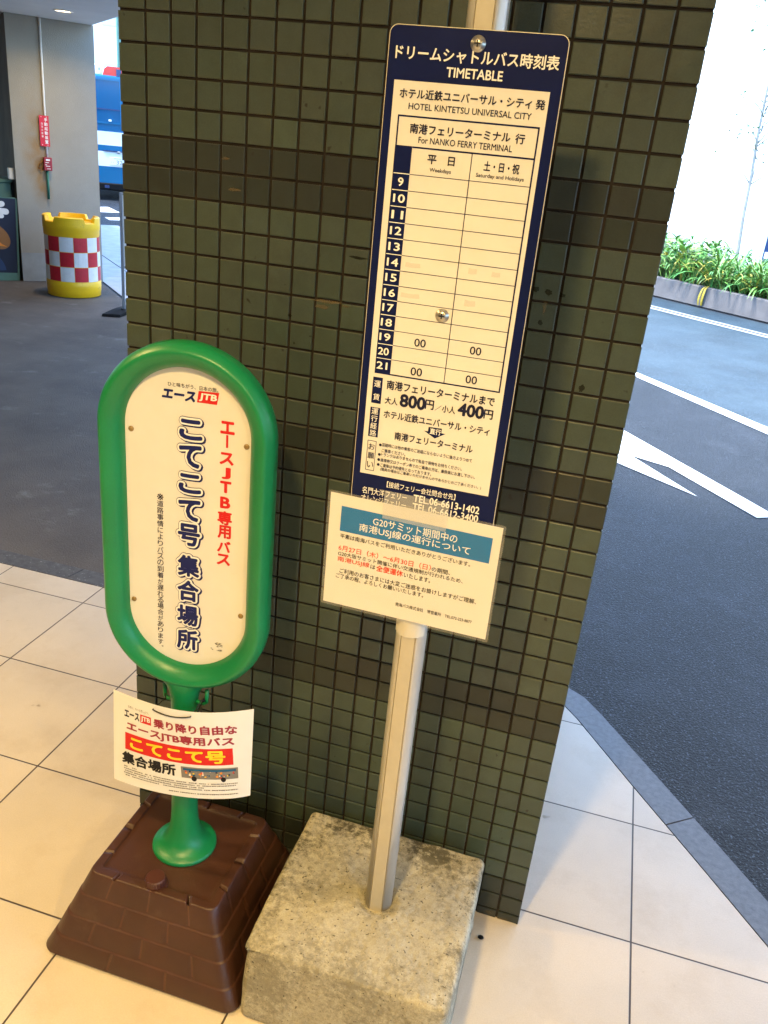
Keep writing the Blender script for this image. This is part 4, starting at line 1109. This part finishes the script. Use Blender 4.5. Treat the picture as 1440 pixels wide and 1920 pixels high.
# --- portable sign stand half hidden by the pillar
def stand():
    u = Vector((0.902, 0.431, 0)); n_ = Vector((0.431, -0.902, 0)); o = Vector((-3.568, 5.672, 0))
    P = frame(o, u, ZZ, n_)
    t = thing("sign_stand", o + u * 0.3, "slim metal sign stand on black rubber feet beside pillar", "sign stand")
    for s_ in (0.0, 0.60):
        g = MB(); g.box(P(s_, 0.545, 0), (0.014, 0.530, 0.014), (u, ZZ, n_), bev=0.003); g.build("post", M['steel2'], t)
    g = MB(); g.box(P(0.30, 0.745, 0), (0.284, 0.312, 0.008), (u, ZZ, n_), bev=0.002); g.build("panel", M['paper'], t)
    for z in (0.42, 1.066):
        g = MB(); g.box(P(0.30, z, 0), (0.286, 0.010, 0.010), (u, ZZ, n_)); g.build("rail", M['steel2'], t)
    for s_ in (0.0, 0.60):
        g = MB()
        for d in (-0.06, 0.06):
            g.prism([(-0.30, 0.0), (0.30, 0.0), (0.28, 0.022), (0.05, 0.032), (-0.05, 0.032), (-0.28, 0.022)], s_ - 0.045 + d * 0.6, s_ + 0.045 + d * 0.6, lambda a, b, q: o + (n_ * 0.6 - u * 0.8) * 0 + n_ * a * 0.9 - u * a * 0.30 + ZZ * b + u * q)
        g.build("foot", M['black'], t)
M['steel2'] = mat("stand_steel", (0.30, 0.31, 0.32), 0.4, 0.5)
stand()

# --- blue and white bus
def bus():
    o = Vector((-10.832, 16.551, 0)); u = Vector((0.8486, 0.5291, 0)); n_ = Vector((0.5291, -0.8486, 0))
    P = frame(o, u, ZZ, n_)
    A = (u, ZZ, n_)
    t = thing("parked_bus", o + u * 0.3, "blue and white bus with red roof beacon parked beyond column", "bus")
    S0, S1, Ln = -0.70, 1.28, 6.4
    g = MB()
    levels = [(0.37, 0), (0.719, 0), (1.031, 1), (1.161, 0), (1.444, 1), (2.575, 0)]
    zprev = 0.36
    def wrap(z0, z1, m):
        q = [P(S0, z0, 0), P(S1, z0, 0), P(S1, z0, -Ln), P(S0, z0, -Ln)]
        r = [p + ZZ * (z1 - z0) for p in q]
        for i in range(4): g.face([q[i], q[(i + 1) % 4], r[(i + 1) % 4], r[i]], m)
    for z0, z1, m in ((0.36, 0.719, 0), (0.719, 1.031, 1), (1.031, 1.161, 0), (1.161, 1.444, 1), (1.444, 2.50, 0)): wrap(z0, z1, m)
    # rounded roof edge
    ring = lambda d, z: [P(S0 + d, z, -d), P(S1 - d, z, -d), P(S1 - d, z, -Ln + d), P(S0 + d, z, -Ln + d)]
    g.loft([ring(0, 2.50), ring(0.02, 2.55), ring(0.06, 2.575)], 0, False, True, False, True)
    g.face(list(reversed(ring(0, 0.36))), 0)
    body = g.build("body", [M['busblue'], M['buswhite']], t)
    g = MB(); rect(g, -0.55, 1.64, 0.405, 2.47, P, 0.004); g.build("rear_window", M['busglass'], t)
    g = MB()
    for a, b, c_, d in ((0.405, 1.60, 0.475, 2.53), (-0.62, 1.60, -0.55, 2.53), (-0.55, 1.60, 0.405, 1.64), (-0.55, 2.47, 0.405, 2.53), ):
        g.box(P((a + c_) / 2, (b + d) / 2, 0.012), ((c_ - a) / 2, (d - b) / 2, 0.012), A)
    g.box(P(-0.07, 1.895, 0.008), (0.475, 0.014, 0.006), A, 1)
    g.build("window_frame", [M['busblue'], M['navypanel']], t)
    g = MB(); g.box(P(0.19, 1.672, 0.03), (0.03, 0.02, 0.02), A, bev=0.006); g.build("handle", M['buswhite'], t)
    g = MB(); g.box(P(0.36, 1.03, 0.03), (0.03, 0.022, 0.025), A, bev=0.008); g.box(P(0.22, 1.045, 0.012), (0.2, 0.012, 0.012), A, 1); g.build("plate_lamp", [M['steel'], M['navypanel']], t)
    g = MB(); g.box(P(0.31, 0.835, 0.008), (0.165, 0.083, 0.006), A, bev=0.003)
    pl = g.build("number_plate", M['buswhite'], t)
    g = MB()
    write(g, "32", 0.30, 0.43, 0.815, 0.085, P, 0.0150, 0, 0)
    for u_ in (0.19, 0.235): rect(g, u_ - 0.006, 0.809, u_ + 0.006, 0.821, P, 0.0150, 0)
    g.build("plate_number", M['grey_ink'], pl)
    g = MB()
    for k in range(7): rect(g, 0.255 + 0.022 * k, 0.885, 0.270 + 0.022 * k, 0.900, P, 0.0150, 0)
    g.build("plate_text", M['grey_ink'], pl)
    g = MB(); g.box(P(0.29, 0.29, -0.02), (1.0, 0.075, 0.09), A, bev=0.02); g.box(P(0.08, 0.29, 0.075), (0.05, 0.03, 0.006), A, 1)
    g.build("bumper", [M['black'], M['navypanel']], t)
    for s_ in (S0 + 0.16, S1 - 0.16):
        for d in (-1.5, -5.2):
            g = MB(); g.lathe([(0.20, -0.11), (0.33, -0.105), (0.345, -0.09), (0.345, 0.09), (0.33, 0.105), (0.20, 0.11)], P(s_, 0.345, d), 28, ax=(n_, ZZ, u))
            w_ = g.build("wheel", M['black'], t)
            g = MB(); g.lathe([(0.19, -0.112), (0.16, -0.09), (0.05, -0.08), (0.05, 0.08), (0.16, 0.09), (0.19, 0.112)], P(s_, 0.345, d), 20, ax=(n_, ZZ, u))
            g.build("rim", M['steel'], w_)
    for s_ in (-0.62, 1.20):
        g = MB(); g.box(P(s_, 0.86, 0.012), (0.05, 0.12, 0.012), A, bev=0.004); g.build("tail_light", M['lampred'], t)
    g = MB(); g.prism([(0.06, 2.575), (0.60, 2.575), (0.60, 2.70), (0.54, 2.755), (0.17, 2.755), (0.10, 2.70)], -0.30, -0.06, P)
    bcn = g.build("beacon", M['lampred'], t)
    g = MB(); g.box(P(0.40, 2.635, -0.045), (0.05, 0.075, 0.012), A); g.build("clamp", M['navypanel'], bcn)
    g = MB(); g.box(P(-0.30, 2.69, -1.2), (0.34, 0.115, 0.7), A, bev=0.03)
    ac = g.build("roof_unit", M['buswhite'], t)
    g = MB(); rect(g, -0.03, 2.68, 0.0, 2.73, P, -0.497); g.build("vent", M['grey_ink'], ac)
bus()

# --- far white building and green post in the gap behind the bus
g = MB(); d0 = Vector((-0.54, 0.84, 0)); s0 = Vector((0.84, 0.54, 0))
c = Vector((0.948, -1.526, 0)) + d0 * 42
g.box(c + ZZ * 7 + d0 * 4, (16, 4, 7), (s0, d0, ZZ))
for k in range(-6, 7):
    for z in (3.0, 6.2, 9.4):
        g.box(c + s0 * (k * 2.4 + 0.6) + ZZ * z - d0 * 0.005, (0.7, 0.02, 0.9), (s0, d0, ZZ), 1)
tag(g.build("white_building", [M['whitewall'], M['glass_pale']], loc=c), "bright white building seen over the roof of the bus", "building")
g = MB(); c = Vector((0.948, -1.526, 0)) + Vector((-0.5265, 0.850, 0)) * 32
g.box(c + ZZ * 4, (0.18, 0.18, 4), (s0, d0, ZZ), bev=0.03); g.box(c + ZZ * 0.15, (0.30, 0.30, 0.15), (s0, d0, ZZ), bev=0.03); g.box(c + ZZ * 8.05, (0.3, 0.3, 0.05), (s0, d0, ZZ), bev=0.02)
tag(g.build("green_post", M['teal'], loc=c), "pale green post rising behind the bus beside the tiled pillar", "post")

# ================================================================ RIGHT BACKGROUND
p0 = Vector((1.372, 12.238, 0)); pd = Vector((0.755, -0.655, 0)); pn = Vector((0.655, 0.755, 0))
PP = lambda s, d, z: p0 + pd * s + pn * d + ZZ * z
t = thing("planter", PP(0.5, 0.9, 0), "long low concrete planter bed across the road", "planter")
g = MB()
for s0_, s1_ in ((-9, -2.2), (-2.195, 3.9), (3.905, 9)):
    g.box(PP((s0_ + s1_) / 2, 0.06, 0.142), ((s1_ - s0_) / 2, 0.06, 0.142), (pd, pn, ZZ), bev=0.012)
g.box(PP(0, 2.46, 0.142), (9, 0.06, 0.142), (pd, pn, ZZ), bev=0.012)
g.build("planter_wall", M['planter'], t)
g = MB(); g.face([PP(-9, 0.12, 0.23), PP(9, 0.12, 0.23), PP(9, 2.40, 0.25), PP(-9, 2.40, 0.25)]); g.build("soil", M['soil'], t)
# strap-leaved ground cover
def planting():
    g = MB(); rs = random.Random(21)
    def leaf(b, az, L_, w_, lift, droop, col, tip=0.1, n=6):
        d = Vector((math.cos(az), math.sin(az), 0)); sd = Vector((-math.sin(az), math.cos(az), 0))
        pts = []; p = Vector(b); an = lift
        for k in range(n + 1):
            f = k / n
            ww = w_ * (0.45 + 1.3 * f if f < 0.4 else max(tip * 0.2, 1.0 - ((f - 0.4) / 0.6) ** 2.2))
            pts.append((p - sd * ww / 2, p + ZZ * (-0.12 * ww), p + sd * ww / 2))
            p = p + (d * math.cos(an) + ZZ * math.sin(an)) * (L_ / n); an -= droop / n
        for k in range(n):
            a, b_ = pts[k], pts[k + 1]
            g.face([a[0], a[1], b_[1], b_[0]], 0, True, col); g.face([a[1], a[2], b_[2], b_[1]], 0, True, col)
    def colr(y=0.07):
        r = rs.random()
        if r < y: return (0.42, 0.34, 0.05)
        k = rs.uniform(0.5, 1.5); m_ = rs.random()
        return (0.085 * k + 0.12 * m_ * k, 0.30 * k, 0.06 * k)
    s = -1.6
    clumps = []
    while s < 4.4:
        for d in (0.16, 0.42, 0.75, 1.15, 1.6):
            clumps.append((s + rs.uniform(-0.12, 0.12), d + rs.uniform(-0.06, 0.12)))
        s += 0.17
    for s, d in clumps:
        c = PP(s, d, 0.24); H = rs.uniform(0.95, 1.35) * (1.12 if s < 0.7 else 1.0)
        broad = s < 0.55 and rs.random() < 0.75
        for k in range(rs.randint(20, 27)):
            az = rs.uniform(0, 2 * math.pi)
            b = c + Vector((rs.uniform(-0.06, 0.06), rs.uniform(-0.06, 0.06), 0))
            if broad:
                # upright stems with wide oval leaves
                h = rs.uniform(0.12, 0.40) * H
                leaf(b + ZZ * h, az, rs.uniform(0.13, 0.22), rs.uniform(0.045, 0.075), rs.uniform(0.1, 0.9), rs.uniform(0.5, 1.4), colr(0.03), 0.1, 5)
                if k % 3 == 0: leaf(b, az, h + 0.05, 0.008, 1.45, 0.2, (0.05, 0.10, 0.03), 0.5, 3)
            else:
                leaf(b, az, rs.uniform(0.36, 0.66) * H, rs.uniform(0.020, 0.040), rs.uniform(0.95, 1.5), rs.uniform(0.9, 2.4), colr())
    o = g.build("ground_cover", M['leaf'])
    tag(o, "mass of glossy green strap leaves growing in the planter", "ground cover", kind='stuff')
planting()
g = MB()
for k, (du, w_) in enumerate(((0.0, 0.020), (0.018, 0.016), (-0.014, 0.014))):
    pts = []
    for j in range(8):
        f = j / 7; z = 0.30 - 0.275 * f; pts.append((PP(0.96 + du + 0.015 * math.sin(3 * f + k), -0.008 - 0.015 * k - 0.03 * math.sin(math.pi * f) + (0.05 if j == 0 else 0), z), w_ * (0.35 + 1.5 * f * (1.15 - f) * 1.6)))
    for j in range(7):
        a, b = pts[j], pts[j + 1]
        g.face([a[0] - pd * a[1], a[0] + pd * a[1], b[0] + pd * b[1], b[0] - pd * b[1]], 0, True)
tag(g.build("withered_leaf", M['yellowleaf'], loc=PP(0.96, 0, 0.03)), "withered yellow leaf hanging over the planter wall", "leaf")

# --- slender tree standing in the bed
def tree():
    b = Vector((2.60, 13.3, 0.24)); rs = random.Random(4)
    t = thing("slender_tree", b, "slender young tree with thin branches growing in the planter", "tree")
    g = MB()
    tr = [b, Vector((2.595, 13.3, 0.7)), Vector((2.55, 13.3, 1.2)), Vector((2.52, 13.3, 1.8)), Vector((2.47, 13.32, 2.4)), Vector((2.44, 13.3, 3.1)), Vector((2.36, 13.3, 3.9)), Vector((2.34, 13.3, 4.8))]
    g.tube(tr, [0.030, 0.027, 0.025, 0.022, 0.02, 0.017, 0.012, 0.006], 9)
    tips = []
    for k in range(26):
        z = rs.uniform(1.55, 4.6); i = max(0, min(6, int((z - 0.2) / 0.65))); p = tr[i].lerp(tr[i + 1], 0.5)
        p = Vector((p.x, p.y, z)); az = rs.uniform(0, 6.28); L_ = rs.uniform(0.4, 1.1)
        pts = [p]
        for j in range(4): pts.append(pts[-1] + Vector((math.cos(az) * L_ / 4, math.sin(az) * L_ / 4, L_ / 4 * (0.9 - 0.25 * j))) + Vector((rs.uniform(-.03, .03), rs.uniform(-.03, .03), 0)))
        g.tube(pts, [0.011, 0.008, 0.006, 0.004, 0.003], 6); tips += pts[2:]
    g.build("trunk", M['bark'], t)
    g = MB()
    for p in tips:
        if p.z < 2.2 and rs.random() < 0.7: continue
        for k in range(7):
            c = p + Vector((rs.gauss(0, .10), rs.gauss(0, .10), rs.gauss(0, .08))); a = rs.uniform(0, 6.28); e = rs.uniform(-0.6, 0.6)
            d = Vector((math.cos(a) * math.cos(e), math.sin(a) * math.cos(e), math.sin(e))); s_ = d.cross(Vector((rs.uniform(-.3, .3), rs.uniform(-.3, .3), 1))).normalized()
            L_ = rs.uniform(0.05, 0.10); kk = rs.uniform(0.8, 1.6)
            g.face([c, c + d * L_ * 0.5 + s_ * L_ * 0.25, c + d * L_, c + d * L_ * 0.5 - s_ * L_ * 0.25], 0, False, (0.12 * kk, 0.24 * kk, 0.13 * kk))
    g.build("crown", M['leaf'], t)
tree()
# --- white framed navy panel at the right edge and white wall closing the view
t = thing("panel_board", (3.02, 13.6, 0), "navy panel in a white frame behind the planter plants", "board")
u, n_ = Vector((0.86, -0.51, 0)), Vector((-0.51, -0.86, 0))
P = frame((2.985, 13.75, 0), u, ZZ, n_)
g = MB(); g.box(P(0.40, 0.86, 0), (0.34, 0.62, 0.02), (u, ZZ, n_)); pb = g.build("panel", M['navypanel'], t)
g = MB(); rect(g, 0.08, 0.62, 0.70, 0.72, P, 0.0208); rect(g, 0.08, 0.92, 0.40, 0.96, P, 0.0208); g.build("stripe", M['white_ink'], pb)
g = MB()
for s_ in (0.03, 0.77): g.box(P(s_, 0.76, 0), (0.03, 0.76, 0.035), (u, ZZ, n_), bev=0.006)
for z in (0.21, 1.51): g.box(P(0.40, z, 0), (0.34, 0.03, 0.035), (u, ZZ, n_), bev=0.006)
g.build("frame", M['buswhite'], t)
g = MB(); c = p0 + pn * 6.0 + ZZ * 6
g.box(c + pn * 3, (26, 3, 6), (pd, pn, ZZ))
tag(g.build("white_facade", [M['whitewall'], M['glass_pale']], loc=p0 + pn * 6), "sunlit plain white facade rising behind the planter and tree", "building")

# ================================================================ DOWNLIGHTS IN THE CANOPY
def downlight(x, y, watts, label, size=0.16):
    t = thing("downlight", (x, y, 2.525), label, "ceiling lamp", "downlights in the canopy ceiling")
    g = MB()
    g.lathe([(0.082, 0.0), (0.088, -0.004), (0.084, -0.008), (0.074, -0.008), (0.070, 0.0)], (x, y, 2.5248), 36, cap0=False, cap1=False)
    g.build("trim_ring", M['trim'], t)
    g = MB(); g.lathe([(0.0715, 0.0), (0.04, -0.0035), (0.012, -0.005)], (x, y, 2.5235), 28); g.build("lens", M['lens'], t)
    l = bpy.data.lights.new("lamp_light", 'AREA'); l.shape = 'DISK'; l.size = size; l.energy = watts; l.color = (1.0, 0.67, 0.24); l.spread = R(150)
    o = bpy.data.objects.new("lamp_light", l); COL.objects.link(o); o.parent = t; o.location = (0, 0, -0.02)
downlight(-4.302, 6.0, 2.4, "lit round downlight in the ceiling in front of the concrete column")
downlight(0.55, -1.50, 6.2, "round downlight in the ceiling above the two signs")
downlight(-1.3, -0.4, 5.2, "round downlight over the tiled floor left of the signs")
downlight(2.1, -1.9, 6, "round downlight in the ceiling over the tiles beside the road")
downlight(-1.2, -3.4, 4.8, "round downlight over the inner tiled floor by the wall")
